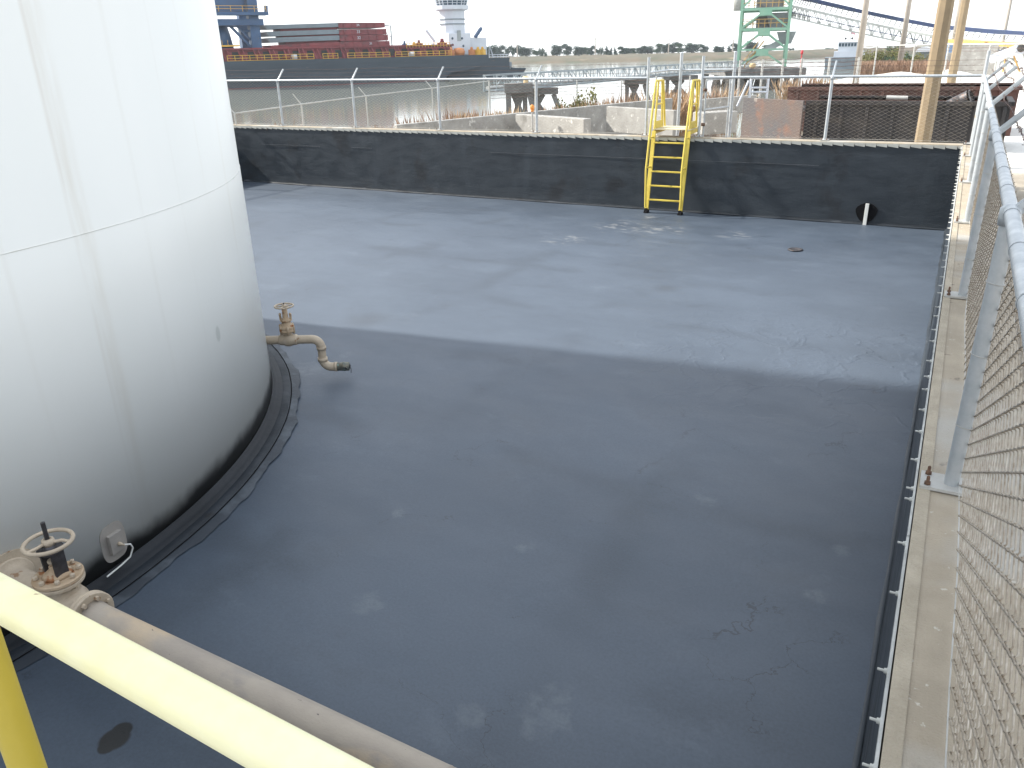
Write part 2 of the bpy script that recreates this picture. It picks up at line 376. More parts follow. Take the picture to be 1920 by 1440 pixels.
        h = math_('ADD', math_('MULTIPLY', fold, .55), math_('MULTIPLY', noise(2.2, 5).outputs['Fac'], .35))
        h = math_('ADD', h, math_('MULTIPLY', grain.outputs['Fac'], .10))
        h = math_('SUBTRACT', h, math_('MULTIPLY', crk, .12))
        bp = N('ShaderNodeBump'); bp.inputs['Strength'].default_value = .34; bp.inputs['Distance'].default_value = .02
        L(h, bp.inputs['Height']); L(bp.outputs[0], b.inputs['Normal'])
        b.inputs['Specular IOR Level'].default_value = .72
    else:
        mp = N('ShaderNodeMapping'); mp.inputs['Scale'].default_value = (.9, .9, 2.4); L(tc.outputs['Object'], mp.inputs[0])
        mpv = N('ShaderNodeMapping'); mpv.inputs['Scale'].default_value = (2.2, 2.2, .35); L(tc.outputs['Object'], mpv.inputs[0])
        hz = noise(2.0, 7, mp.outputs[0])
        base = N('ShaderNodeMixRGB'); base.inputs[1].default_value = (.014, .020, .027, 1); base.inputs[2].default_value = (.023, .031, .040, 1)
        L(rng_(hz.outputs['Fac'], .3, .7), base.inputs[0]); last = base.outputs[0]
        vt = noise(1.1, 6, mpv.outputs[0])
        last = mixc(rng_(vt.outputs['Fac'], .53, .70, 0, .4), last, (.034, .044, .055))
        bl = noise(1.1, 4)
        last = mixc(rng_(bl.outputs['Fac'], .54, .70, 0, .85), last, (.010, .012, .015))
        sp2 = noise(16, 3); last = mixc(rng_(sp2.outputs['Fac'], .74, .77, 0, .5), last, (.16, .17, .18))
        L(last, b.inputs['Base Color'])
        L(rng_(hz.outputs['Fac'], .3, .7, .40, .58), b.inputs['Roughness'])
        h = math_('ADD', hz.outputs['Fac'], math_('MULTIPLY', noise(5, 4).outputs['Fac'], .7))
        bp = N('ShaderNodeBump'); bp.inputs['Strength'].default_value = .38; bp.inputs['Distance'].default_value = .02
        L(h, bp.inputs['Height']); L(bp.outputs[0], b.inputs['Normal'])
    return m

M['tank'] = tank_material()
M['liner_floor'] = liner_material('liner_floor', True)
M['liner_wall'] = liner_material('liner_wall', False)
M['liner_cove'] = mat('liner_cove', (.022, .028, .036), (.013, .017, .022), 1.6, .55, bump=.25, bscale=9, rough2=.68, spec=.3,
                      spots=[((.055, .063, .074), 1.1, .60, .08), ((.012, .013, .015), 3, .66, .06)])
M['boot_black'] = mat('boot_black', (.010, .012, .015), (.018, .021, .026), 1.8, .6, bump=.2, bscale=9, spec=.3)
M['sealant'] = mat('sealant_smear', (.028, .036, .047), (.080, .096, .115), 2.2, .6, bump=.2, bscale=12, lo=.50, hi=.68)
M['liner_lap'] = mat('liner_lap', (.075, .083, .095), (.05, .056, .065), 2.2, .5, bump=.2, bscale=12)

# ------------------------------------------------------------------ mesh helpers
def orient(d):
    d = np.asarray(d, float); d = d/np.linalg.norm(d)
    a = np.array([0, 0, 1.]) if abs(d[2]) < .9 else np.array([1., 0, 0])
    x = np.cross(a, d); x /= np.linalg.norm(x)
    return x, np.cross(d, x), d

class MB:
    def __init__(s): s.v = []; s.f = []; s.sm = []
    def add(s, vs, fs, smooth=False):
        o = len(s.v); s.v.extend([tuple(map(float, p)) for p in vs]); s.f.extend([tuple(i+o for i in f) for f in fs]); s.sm.extend([smooth]*len(fs)); return s
    def hexa(s, p8):
        return s.add(p8, [(0, 3, 2, 1), (4, 5, 6, 7), (0, 1, 5, 4), (1, 2, 6, 5), (2, 3, 7, 6), (3, 0, 4, 7)])
    def box(s, lo, hi):
        x0, y0, z0 = lo; x1, y1, z1 = hi
        return s.hexa([(x0, y0, z0), (x1, y0, z0), (x1, y1, z0), (x0, y1, z0), (x0, y0, z1), (x1, y0, z1), (x1, y1, z1), (x0, y1, z1)])
    def beam(s, a, b, w, h, up=(0, 0, 1)):
        a = np.asarray(a, float); b = np.asarray(b, float); d = b-a; d /= np.linalg.norm(d)
        up = np.asarray(up, float)
        if abs(d@up) > .97: up = np.array([0, 1., 0]) if abs(d[1]) < .9 else np.array([1., 0, 0])
        x = np.cross(d, up); x /= np.linalg.norm(x); z = np.cross(x, d)
        q = [(-1, -1), (1, -1), (1, 1), (-1, 1)]
        return s.hexa([a+x*i*w/2+z*j*h/2 for i, j in q]+[b+x*i*w/2+z*j*h/2 for i, j in q])
    def tube(s, pts, r, n=10, caps=True, smooth=True):
        pts = [np.asarray(p, float) for p in pts]; K = len(pts)
        rs = r if isinstance(r, (list, tuple, np.ndarray)) else [r]*K
        vs = []; px = None
        for i, p in enumerate(pts):
            t = (pts[min(i+1, K-1)]-pts[max(i-1, 0)]); t = t/np.linalg.norm(t)
            if px is None: x, y, _ = orient(t)
            else:
                x = px - t*(px@t); x /= np.linalg.norm(x); y = np.cross(t, x)
            px = x
            for k in range(n):
                a = 2*PI*k/n; vs.append(p+x*math.cos(a)*rs[i]+y*math.sin(a)*rs[i])
        fs = [(i*n+k, i*n+(k+1) % n, (i+1)*n+(k+1) % n, (i+1)*n+k) for i in range(K-1) for k in range(n)]
        s.add(vs, fs, smooth)
        if caps: s.add(vs[:n], [tuple(range(n))[::-1]]); s.add(vs[-n:], [tuple(range(n))])
        return s
    def lathe(s, prof, c=(0, 0, 0), axis=(0, 0, 1), n=24, smooth=True, closed=False):
        """prof: list of (radius, along)"""
        x, y, d = orient(axis); c = np.asarray(c, float); vs = []
        for r, h in prof:
            for k in range(n):
                a = 2*PI*k/n; vs.append(c+d*h+x*math.cos(a)*r+y*math.sin(a)*r)
        K = len(prof); idx = list(range(K-1))
        fs = [(i*n+k, i*n+(k+1) % n, (i+1)*n+(k+1) % n, (i+1)*n+k) for i in idx for k in range(n)]
        if closed: fs += [((K-1)*n+k, (K-1)*n+(k+1) % n, (k+1) % n, k) for k in range(n)]
        else:
            if prof[0][0] > 1e-6: fs.append(tuple(range(n))[::-1])
            if prof[-1][0] > 1e-6: fs.append(tuple((K-1)*n+k for k in range(n)))
        s.add(vs, fs, smooth); return s
    def disc(s, c, axis, r, t, n=24): return s.lathe([(r, -t/2), (r, t/2)], c, axis, n, smooth=False)
    def torus(s, c, axis, R, r, n=28, m=8):
        x, y, d = orient(axis); c = np.asarray(c, float)
        vs = []
        for i in range(n):
            a = 2*PI*i/n; e = x*math.cos(a)+y*math.sin(a)
            for j in range(m):
                t = 2*PI*j/m; vs.append(c+e*(R+r*math.cos(t))+d*r*math.sin(t))
        fs = [(i*m+j, ((i+1) % n)*m+j, ((i+1) % n)*m+(j+1) % m, i*m+(j+1) % m) for i in range(n) for j in range(m)]
        return s.add(vs, fs, True)
    def ball(s, c, r, n=12, sc=(1, 1, 1)):
        c = np.asarray(c, float); vs = []; m = n//2
        for i in range(m+1):
            t = PI*i/m
            for k in range(n):
                a = 2*PI*k/n; vs.append(c+np.array([math.sin(t)*math.cos(a)*sc[0], math.sin(t)*math.sin(a)*sc[1], math.cos(t)*sc[2]])*r)
        fs = [(i*n+k, (i+1)*n+k, (i+1)*n+(k+1) % n, i*n+(k+1) % n) for i in range(m) for k in range(n)]
        return s.add(vs, fs, True)
    def prism(s, poly, z0, z1):
        n = len(poly); vs = [(p[0], p[1], z0) for p in poly]+[(p[0], p[1], z1) for p in poly]
        fs = [tuple(range(n))[::-1], tuple(range(n, 2*n))]+[(k, (k+1) % n, n+(k+1) % n, n+k) for k in range(n)]
        return s.add(vs, fs)
    def build(s, name, m, parent=None, local=False, bevel=0.0):
        me = bpy.data.meshes.new(name)
        v = np.array(s.v, float).reshape(-1, 3)
        if parent is not None and not local: v = v-np.array(world_loc(parent))
        me.from_pydata([tuple(p) for p in v], [], s.f)
        me.polygons.foreach_set('use_smooth', s.sm)
        me.materials.append(m); me.update()
        o = bpy.data.objects.new(name, me); COL.objects.link(o)
        if parent is not None: o.parent = parent
        if bevel:
            bv = o.modifiers.new('edge', 'BEVEL'); bv.width = bevel; bv.segments = 2; bv.limit_method = 'ANGLE'
        return o

def world_loc(o):
    v = Vector(o.location)
    while o.parent is not None:
        o = o.parent; v = v+Vector(o.location)
    return v

def thing(name, label, cat, loc=(0, 0, 0), rz=0.0, group=None):
    o = bpy.data.objects.new(name, None); COL.objects.link(o)
    o.empty_display_size = .2
    o.location = tuple(map(float, loc)); o.rotation_euler = (0, 0, rz); o['label'] = label; o['category'] = cat; o['kind'] = 'thing'
    if group: o['group'] = group
    return o
def tag(o, label, cat, group=None):
    o['label'] = label; o['category'] = cat;
    if 'kind' not in o.keys(): o['kind'] = 'thing'
    if group: o['group'] = group
    return o
def struct(o): o['kind'] = 'structure'; return o
def copy_thing(root, label=None):
    r = root.copy(); COL.objects.link(r)
    for ch in root.children:
        c = ch.copy(); COL.objects.link(c); c.parent = r
        for g in ch.children:
            d = g.copy(); COL.objects.link(d); d.parent = c
    if label: r['label'] = label
    return r

H = 1.60          # containment wall height
PX0, PY0 = -19.7, -23.0   # far left / near edge of the pit
WZ = -2.7         # water level
GZ = 0.80         # yard level

# ------------------------------------------------------------------ setting: ground, water, far shore
def shore_y(x):   # bank line: land is where y < shore_y
    xs = [-400, -60, -26, -21, -18, -15, -12, -9, -5, 0, 8, 20, 40, 120, 400]
    ys = [-30, -12, 3, 8, 14, 22, 27, 33, 60, 76, 92, 104, 120, 180, 300]
    return np.interp(x, xs, ys)
def ground_z(x, y):
    d = shore_y(x)-y
    top = GZ - .45*np.clip((-x-6)/10, 0, 1)*np.clip((y-4)/10, 0, 1)
    t = np.clip(d/4.5, -1.5, 1)
    z = np.where(t > 0, WZ-.2+(top-WZ+.2)*(np.clip(t, 0, 1)**.7), WZ-.2+t*1.5)
    return z
xs = np.unique(np.concatenate([np.linspace(-400, -40, 30), np.linspace(-40, 30, 150), np.linspace(30, 400, 60)]))
ys = np.unique(np.concatenate([np.linspace(-200, -30, 20), np.linspace(-30, 0, 40), np.linspace(0, 45, 120), np.linspace(45, 330, 110)]))
xs = xs[(xs < PX0-.4) | (xs > .5)]; xs = np.sort(np.concatenate([xs, [PX0-.25, .40]]))
X, Y = np.meshgrid(xs, ys, indexing='ij')
Z = ground_z(X, Y)
Z = Z+.03*np.sin(X*1.3+Y*.7)*np.sin(Y*.9-X*.4)
mb = MB()
nx, ny = X.shape
# the pit is a hole in the yard: build left, right, back and front patches on the same grid
vs = np.stack([X, Y, Z], -1).reshape(-1, 3)
fs = []
for i in range(nx-1):
    for j in range(ny-1):
        cx, cy = (xs[i]+xs[i+1])/2, (ys[j]+ys[j+1])/2
        if PX0-.26 < cx < .40 and PY0-.3 < cy < 0.0: continue
        fs.append((i*ny+j, (i+1)*ny+j, (i+1)*ny+j+1, i*ny+j+1))
mb.add(vs, fs, True)

def ground_material():
    m, nt, b = newmat('yard_ground'); L = nt.links.new; N = nt.nodes.new
    b.inputs['Roughness'].default_value = .95; b.inputs['Specular IOR Level'].default_value = .2
    tc = N('ShaderNodeTexCoord'); sp = N('ShaderNodeSeparateXYZ'); L(tc.outputs['Object'], sp.inputs[0])
    def noise(s, d=6):
        n = N('ShaderNodeTexNoise'); n.inputs['Scale'].default_value = s; n.inputs['Detail'].default_value = d; L(tc.outputs['Object'], n.inputs['Vector']); return n.outputs['Fac']
    def mr(src, a, b_, c=0., d=1.):
        r = N('ShaderNodeMapRange'); r.interpolation_type = 'SMOOTHSTEP'
        for i, v in enumerate((a, b_, c, d)): r.inputs[i+1].default_value = v
        L(src, r.inputs[0]); return r.outputs[0]
    def mix(fac, a, col):
        x = N('ShaderNodeMixRGB'); L(fac, x.inputs[0])
        if isinstance(a, tuple): x.inputs[1].default_value = (*a, 1)
        else: L(a, x.inputs[1])
        x.inputs[2].default_value = (*col, 1); return x.outputs[0]
    def mul(a, b_):
        x = N('ShaderNodeMath'); x.operation = 'MULTIPLY'; L(a, x.inputs[0]); L(b_, x.inputs[1]); return x.outputs[0]
    def addn(a, nz, k):
        x = N('ShaderNodeMath'); x.operation = 'MULTIPLY_ADD'; L(nz, x.inputs[0]); x.inputs[1].default_value = k; L(a, x.inputs[2]); return x.outputs[0]
    big = noise(.25)
    last = mix(mr(noise(2.0), .35, .65), (.34, .30, .24), (.27, .235, .19))
    last = mix(mr(noise(22, 3), .62, .70, 0, .7), last, (.52, .49, .44))
    # white salt-like sand spread over the yard to the right and far side
    yy = addn(sp.outputs['Y'], big, 6.0)
    xx = addn(sp.outputs['X'], big, 5.0)
    white = mul(mr(yy, 5.5, 8.0), mr(xx, -5.0, -2.0))
    last = mix(white, last, (.80, .775, .72))
    # rusty grit behind the far wall
    rust = mul(mr(yy, 13, 7), mr(xx, -13, -9)); rust = mul(rust, mr(noise(1.2), .42, .58, .15, .85)); rust = mul(rust, mr(xx, 1.0, -1.0))
    last = mix(rust, last, (.24, .13, .085))
    # brown bank
    bank = mr(sp.outputs['Z'], .05, -1.2)
    last = mix(bank, last, (.12, .10, .075))
    L(last, b.inputs['Base Color'])
    bp = N('ShaderNodeBump'); bp.inputs['Strength'].default_value = .6; bp.inputs['Distance'].default_value = .05
    L(noise(7, 8), bp.inputs['Height']); L(bp.outputs[0], b.inputs['Normal'])
    return m
struct(mb.build('ground', ground_material()))

# water
def water_material():
    m, nt, b = newmat('river_water'); L = nt.links.new; N = nt.nodes.new
    b.inputs['Base Color'].default_value = (.20, .215, .19, 1)
    b.inputs['Roughness'].default_value = .09; b.inputs['IOR'].default_value = 1.33
    tc = N('ShaderNodeTexCoord'); mp = N('ShaderNodeMapping'); mp.inputs['Scale'].default_value = (1.0, 1.0, 1); mp.inputs['Rotation'].default_value = (0, 0, .7)
    mp.inputs['Scale'].default_value = (.5, 1.2, 1)
    L(tc.outputs['Object'], mp.inputs[0])
    n = N('ShaderNodeTexNoise'); n.inputs['Scale'].default_value = 1.1; n.inputs['Detail'].default_value = 3; L(mp.outputs[0], n.inputs['Vector'])
    n2 = N('ShaderNodeTexNoise'); n2.inputs['Scale'].default_value = .03; n2.inputs['Detail'].default_value = 4; L(mp.outputs[0], n2.inputs['Vector'])
    r = N('ShaderNodeMapRange'); r.inputs[1].default_value = .35; r.inputs[2].default_value = .65; r.inputs[3].default_value = .012; r.inputs[4].default_value = .07
    L(n2.outputs['Fac'], r.inputs[0])
    bp = N('ShaderNodeBump'); bp.inputs['Distance'].default_value = .12; L(r.outputs[0], bp.inputs['Strength'])
    L(n.outputs['Fac'], bp.inputs['Height']); L(bp.outputs[0], b.inputs['Normal'])
    return m
mb = MB(); mb.add([(-1400, -350, WZ), (1400, -350, WZ), (1400, 1350, WZ), (-1400, 1350, WZ)], [(0, 1, 2, 3)])
struct(mb.build('water', water_material()))

# far shore: a low bank of dry grass along the other side
bearings = np.radians(np.linspace(-75, 35, 330))
mb = MB(); vs = []
def shore_D(b): return 432+14*math.sin(b*9)+ (60*max(0, (b+.18)) if b > -.18 else 0)*9
for b in bearings:
    D0 = shore_D(b)
    for k, (dd, z) in enumerate(((0, WZ-.3), (2.5, WZ+.6), (12, -.9), (26, .15), (48, .6), (500, -2.0))):
        z2 = z + (rng.normal()*.22 if k in (2, 3, 4) else 0)
        D = D0+dd+rng.normal()*.5
        vs.append((CAM[0]+math.sin(b)*D, CAM[1]+math.cos(b)*D, z2))
nb = len(bearings)
mb.add(vs, [(i*6+k, (i+1)*6+k, (i+1)*6+k+1, i*6+k+1) for i in range(nb-1) for k in range(5)], True)
M['shore'] = mat('dry_grass_shore', (.125, .097, .062), (.075, .075, .045), .06, .95, detail=9, bump=.5, bscale=.8,
                 spots=[((.07, .075, .04), .12, .56, .08), ((.22, .17, .105), .09, .62, .08)])
struct(mb.build('far_shore', M['shore']))

# ------------------------------------------------------------------ pit floor
mb = MB()
nxf, nyf = 90, 100
gx = np.linspace(PX0+.0, 0.0, nxf); gy = np.linspace(PY0, 0.0, nyf)
fv = [(x, y, .010*math.sin(x*.9+.5*y)*math.sin(y*.7)+.004*math.sin(3.1*x+1.7*y)) for x in gx for y in gy]
mb.add(fv, [(i*nyf+j, (i+1)*nyf+j, (i+1)*nyf+j+1, i*nyf+j+1) for i in range(nxf-1) for j in range(nyf-1)], True)
struct(mb.build('pit_floor', M['liner_floor']))

# ------------------------------------------------------------------ containment walls
def wall_run(label, a, b, inward, bolts=True, seams=(), battenmat='batten'):
    """wall from a to b (plan), inward = unit vector to the pit; thickness .30 outward"""
    a = np.array(a, float); b = np.array(b, float); n = np.array(inward, float)
    t = (b-a); Lg = np.linalg.norm(t); t /= Lg
    root = thing('containment_wall', label, 'wall', (*(a+b)/2, 0))
    def P(s_, o, z): q = a+t*s_+n*o; return (q[0], q[1], z)
    def slab(s0, s1, o0, o1, z0, z1, mbb):
        return mbb.hexa([P(s0, o0, z0), P(s1, o0, z0), P(s1, o1, z0), P(s0, o1, z0), P(s0, o0, z1), P(s1, o0, z1), P(s1, o1, z1), P(s0, o1, z1)])
    core = MB(); slab(0, Lg, -.46 if bolts else -.30, -.012, -.4, H, core); core.build('concrete_wall', M['concrete'], root, bevel=.012)
    # liner on the inner face, slightly uneven
    ln = MB(); ns, nz = int(Lg/.22)+1, 9; vs = []
    for i in range(ns+1):
        s_ = Lg*i/ns
        for j in range(nz+1):
            z = (H-.045)*j/nz
            o = .004+.006*math.sin(s_*2.3+z*2)*math.sin(z*3.0+s_*.7)+.003*rng.random()
            if j in (0,): o += .012
            vs.append(P(s_, o, z))
    ln.add(vs, [(i*(nz+1)+j, (i+1)*(nz+1)+j, (i+1)*(nz+1)+j+1, i*(nz+1)+j+1) for i in range(ns) for j in range(nz)], True)
    lo = ln.build('liner', M['liner_wall'], root)
    # laps: horizontal and vertical welded seams standing just proud
    for (s0, s1, z0, z1) in seams:
        sm = MB(); slab(s0, s1, .013, .021, z0, z1, sm); sm.build('seam', M['liner_lap'], lo)
    # base cove
    cv = MB(); vs = []; K = int(Lg/.3)+1
    for i in range(K+1):
        s_ = Lg*i/K; wv = .006*math.sin(s_*5)+.004*rng.random()
        for (o, z) in ((.016, .06+wv), (.020, .035), (.030+wv*.5, .018), (.040+wv, .013)): vs.append(P(s_, o, z))
    cv.add(vs, [(i*4+k, (i+1)*4+k, (i+1)*4+k+1, i*4+k+1) for i in range(K) for k in range(3)], True)
    cv.build('cove_strip', M['liner_wall'] if bolts else M['liner_cove'], root)
    # batten strip holding the liner, in lengths, with fixing bolts
    bt = MB(); s_ = .02; seg = .20 if not bolts else 2.4
    while s_ < Lg-.05:
        e = min(s_+seg-(.012 if not bolts else .006), Lg-.02)
        j = rng.random()*.006
        if bolts: slab(s_, e, .004, .012+j*.6, H-.055, H-.010-j, bt)
        else:
            # lengths with a clipped lower corner
            q0, q1 = .006, .024
            z0, z1 = H-.085-j, H-.018
            bt.hexa([P(s_, q0, z0+.028), P(e, q0, z0), P(e, q1, z0), P(s_, q1, z0+.028), P(s_, q0, z1), P(e, q0, z1), P(e, q1, z1), P(s_, q1, z1)])
        s_ += seg
    bo = bt.build('batten_strip', M[battenmat], root)
    if bolts:
        s_ = .15
        while s_ < Lg-.1 and s_ < 26:
            bb = MB(); c = np.array(P(s_+rng.normal()*.055, .012, H-.030+rng.normal()*.004)); ax = (n[0], n[1], 0)
            bb.lathe([(.012, 0), (.012, .003), (.009, .004), (.009, .011), (.0045, .011), (.0045, .030)], c, ax, 6)
            bb.build('bolt', M['batten'], bo); s_ += .30
    return root
far_seams = [(1.9, 4.1, 1.09, 1.098), (5.2, 5.9, 1.10, 1.108), (9.5, 17.2, 1.12, 1.127)]
wall_far = wall_run('black lined concrete wall with pale strip along its top at the far end of pit', (PX0, 0), (0, 0), (0, -1), False, far_seams, 'batten_far')
wall_right = wall_run('long concrete wall top under the chain link fence on the right side', (0, 0), (0, PY0), (-1, 0), True, [])
wall_left = wall_run('lined concrete wall hidden behind white tank on left side of pit', (PX0, PY0), (PX0, 0), (1, 0), False, [])
wall_near = wall_run('lined concrete wall below and behind the viewpoint', (0, PY0), (PX0, PY0), (0, 1), False, [])
# gritty edge band along the right coping
tr = MB(); tr.box((.0, PY0, H+.0025), (.05, -.02, H+.006))
tr.build('coping_edge', mat('coping_edge_mortar', (.43, .375, .29), (.33, .285, .215), 6, .9, bump=.5, bscale=90), wall_right)

# gauge strip on the far wall and its black patch
q = on_y((1624, 402), 0)
g = thing('gauge_strip', 'short pale upright strip at foot of black far wall', 'gauge strip', (q[0], -.04, 0))
mb = MB(); mb.box((q[0]-.033, -.055, .0), (q[0]+.033, -.032, .43)); mb.build('strip', M['white_plastic'], g, bevel=.004)
mb = MB(); pts = [(q[0]+math.cos(a)*(.20+.02*math.sin(3*a)), .25+math.sin(a)*.19) for a in np.linspace(0, 2*PI, 20, endpoint=False)]
mb.add([(p[0], -.030, max(.02, p[1])) for p in pts]+[(p[0], -.024, max(.02, p[1])) for p in pts],
       [tuple(range(20))[::-1], tuple(range(20, 40))]+[(k, (k+1) % 20, 20+(k+1) % 20, 20+k) for k in range(20)])
mb.build('rubber_patch', M['black_rubber'], g)

# drain cover and small litter on the floor
q = on_z((1491, 469), 0)
mb = MB(); mb.lathe([(.13, 0.0), (.13, .012), (.10, .018), (.095, .012), (.0, .012)], (q[0], q[1], .006), n=24)
tag(mb.build('floor_drain', M['dark_steel']), 'small dark round drain on the floor right of the ladder', 'drain')

# ------------------------------------------------------------------ tank
tank = thing('storage_tank', 'huge white cylindrical storage tank with rust streaks', 'tank', (TC[0], TC[1], 0))
mb = MB()
NT = 192
mb.lathe([(TR, .02), (TR, 2.375), (TR-.004, 2.382), (TR-.004, 4.80), (TR-.008, 4.806), (TR-.008, 12.0), (TR+.06, 12.0), (TR+.06, 12.08), (0, 13.0)], (TC[0], TC[1], 0), n=NT)
mb.build('shell', M['tank'], tank)
for z in (2.380, 4.803):
    mb = MB(); mb.lathe([(TR-.003, z-.002), (TR+.0012, z-.0015), (TR+.0012, z+.001), (TR-.006, z+.0015)], (TC[0], TC[1], 0), n=NT, closed=True)
    mb.build('weld_seam', mat('weld_grime', (.50, .49, .44), (.72, .73, .70), 2.5, .6), tank)
# liner boot round the foot, in overlapping rings
def ring(prof, name, m, wob=.0, ph=0):
    mb = MB(); vs = []; n = 720; K = len(prof)
    for r, z, wk in prof:
        for k in range(n):
            a = 2*PI*k/n
            d = wob*wk*(math.sin(a*23+ph)+.6*math.sin(a*51+2*ph)+.5*math.sin(a*97)+.3*math.sin(a*211+ph))
            vs.append((TC[0]+math.cos(a)*(r+d), TC[1]+math.sin(a)*(r+d), z))
    mb.add(vs, [(i*n+k, i*n+(k+1) % n, (i+1)*n+(k+1) % n, (i+1)*n+k) for i in range(K-1) for k in range(n)], True)
    return mb.build(name, m, tank)
ring([(TR+.004, .085, 0), (TR+.012, .085, .3), (TR+.022, .06, 0), (TR+.06, .040, 0), (TR+.105, .034, 0), (TR+.11, .028, .3)], 'liner_boot', M['boot_black'], .002)
ring([(TR+.098, .030, 0), (TR+.108, .033, 0), (TR+.185, .026, 0), (TR+.195, .012, 1), (TR+.198, .006, 1)], 'liner_boot', M['liner_cove'], .003)
ring([(TR+.185, .024, 0), (TR+.21, .022, .5), (TR+.255, .0175, .8), (TR+.29, .011, 1.6)], 'sealant_lap', M['sealant'], .010, 1.3)
ring([(TR+.194, .0275, .3), (TR+.199, .031, .3), (TR+.206, .027, .3)], 'sealant_bead', M['black_rubber'], .004, .6)

# grounding plate with a cable on the shell
p = on_tank((214, 1020)); ang = math.atan2(p[1]-TC[1], p[0]-TC[0])
ex = np.array([math.cos(ang), math.sin(ang), 0]); et = np.array([-math.sin(ang), math.cos(ang), 0]); ez = np.array([0, 0, 1.])
c0 = np.array([TC[0], TC[1], 0])+ex*TR; c0[2] = p[2]+.02
gp = thing('junction_box', 'small square plate with a loose cable at foot of white tank', 'junction box', tuple(c0))
mb = MB()
def shellpatch(ww, hh, off, n=10):
    vs = []
    pts = [(math.copysign(abs(math.cos(a))**.6, math.cos(a))*ww, math.copysign(abs(math.sin(a))**.6, math.sin(a))*hh) for a in np.linspace(0, 2*PI, 24, endpoint=False)]
    lay = []
    for o in (0.0, off):
        for u_, v_ in pts:
            a = ang+u_/TR; vs.append((TC[0]+math.cos(a)*(TR+o+.001), TC[1]+math.sin(a)*(TR+o+.001), c0[2]+v_))
    return vs, [tuple(range(24))[::-1], tuple(range(24, 48))]+[(k, (k+1) % 24, 24+(k+1) % 24, 24+k) for k in range(24)]
vs, fs = shellpatch(.105, .145, .003); mb.add(vs, fs); mb.build('primer_patch', M['grey_box'], gp)
mb = MB(); cc = c0+ex*.02
mb.hexa([cc+et*i*.055+ez*j*.075+ex*k for k in (-.016, .016) for i, j in ((-1, -1), (1, -1), (1, 1), (-1, 1))]); mb.build('cover_plate', M['grey_box'], gp, bevel=.003)
mb = MB(); mb.lathe([(.014, 0), (.014, .02), (.007, .02), (.007, .05)], c0+ex*.036+et*.01+ez*(-.015), ex, 10); mb.build('bolt', M['tan_paint'], gp)
b0 = c0+ex*.075+et*.01+ez*(-.015)
mb = MB(); mb.tube([b0, b0+et*.05+ez*(-.025)+ex*.01, b0+et*.07+ez*(-.07), b0+et*.04+ez*(-.13)-ex*.01, b0-et*.03+ez*(-.16)-ex*.03, b0-et*.16+ez*(-.17)-ex*.03], .006, 8)
mb.build('cable', M['white_plastic'], gp)

# ------------------------------------------------------------------ gate valve + pipe, near
PZ, PYY = .43, -15.40
tank_x = TC[0]+math.sqrt(TR*TR-(PYY-TC[1])**2)
vx = on_y((111, 1087), PYY)[0]
fx = on_y((174, 1135), PYY)[0]-.05
gv = thing('gate_valve', 'large tan gate valve with handwheel and flanges at foot of tank', 'valve', (vx, PYY, PZ))
AX = np.array([1., 0, 0])
c = lambda x, z=PZ: (x, PYY, z)
mb = MB(); mb.lathe([(.14, 0), (.14, .022), (.13, .026), (.088, .028), (.088, vx-.19-tank_x)], c(tank_x-.004), AX, 28)
mb.build('tank_nozzle', M['tan_paint'], gv)
# reinforcing pad on the shell
a0 = math.atan2(PYY-TC[1], tank_x-TC[0]); vs = []
for o in (0.001, .012):
    for k in range(36):
        a = 2*PI*k/36; aa = a0+math.cos(a)*.21/TR; vs.append((TC[0]+math.cos(aa)*(TR+o), TC[1]+math.sin(aa)*(TR+o), PZ-.02+math.sin(a)*.21))
mb = MB(); mb.add(vs, [tuple(range(36))[::-1], tuple(range(36, 72))]+[(k, (k+1) % 36, 36+(k+1) % 36, 36+k) for k in range(36)])
mb.build('reinforcing_pad', M['tan_paint'], gv)
def flange(x, r, t, nm='flange'):
    mb = MB(); mb.lathe([(r-.006, -t/2), (r, -t/2+.006), (r, t/2-.006), (r-.006, t/2)], c(x), AX, 36, smooth=False); f = mb.build(nm, M['tan_paint'], gv)
    for k in range(8):
        a = 2*PI*(k+.5)/8; bb = MB()
        p0 = (x-t/2-.025, PYY+math.cos(a)*(r-.03), PZ+math.sin(a)*(r-.03))
        bb.lathe([(.014, 0), (.014, .02), (.008, .02), (.008, t+.03), (.014, t+.03), (.014, t+.05)], p0, AX, 6, smooth=False); bb.build('bolt', M['tan_paint'], f)
fl1 = vx-.17; fl2 = fx
flange(fl1-.013, .14, .024); flange(fl1+.013, .14, .024); flange(fl2-.013, .14, .024); flange(fl2+.013, .14, .024)
mb = MB(); mb.lathe([(.09, fl1+.02-vx), (.10, -.10), (.125, -.05), (.13, 0), (.125, .05), (.10, .10), (.088, fl2-.02-vx)], c(vx), AX, 28)
mb.lathe([(.118, 0), (.108, .06), (.095, .12), (.088, .165)], c(vx), (0, 0, 1), 28)
mb.build('body', M['tan_paint'], gv)
def bonnet(z, mm):
    mb = MB(); mb.lathe([(.132, -.012), (.138, -.008), (.138, .008), (.132, .012)], c(vx, z), (0, 0, 1), 36, smooth=False); return mb.build('bonnet_flange', mm, gv)
b1 = bonnet(PZ+.170, M['tan_paint']); b2 = bonnet(PZ+.198, M['tan_rust'])
for k in range(8):
    a = 2*PI*k/8+.2; bb = MB()
    bb.lathe([(.013, -.035), (.013, -.018), (.008, -.018), (.008, .045), (.015, .045), (.015, .062), (.009, .066)], c(vx, PZ+.170) + np.array([math.cos(a)*.112, math.sin(a)*.112, 0]), (0, 0, 1), 6, smooth=False)
    bb.build('bolt', M['tan_paint'], b2)
mb = MB(); mb.lathe([(.085, .210), (.07, .228), (.05, .242), (.034, .258), (.034, .275), (.026, .28)], c(vx), (0, 0, 1), 24); mb.build('bonnet', M['tan_rust'], gv)
mb = MB()
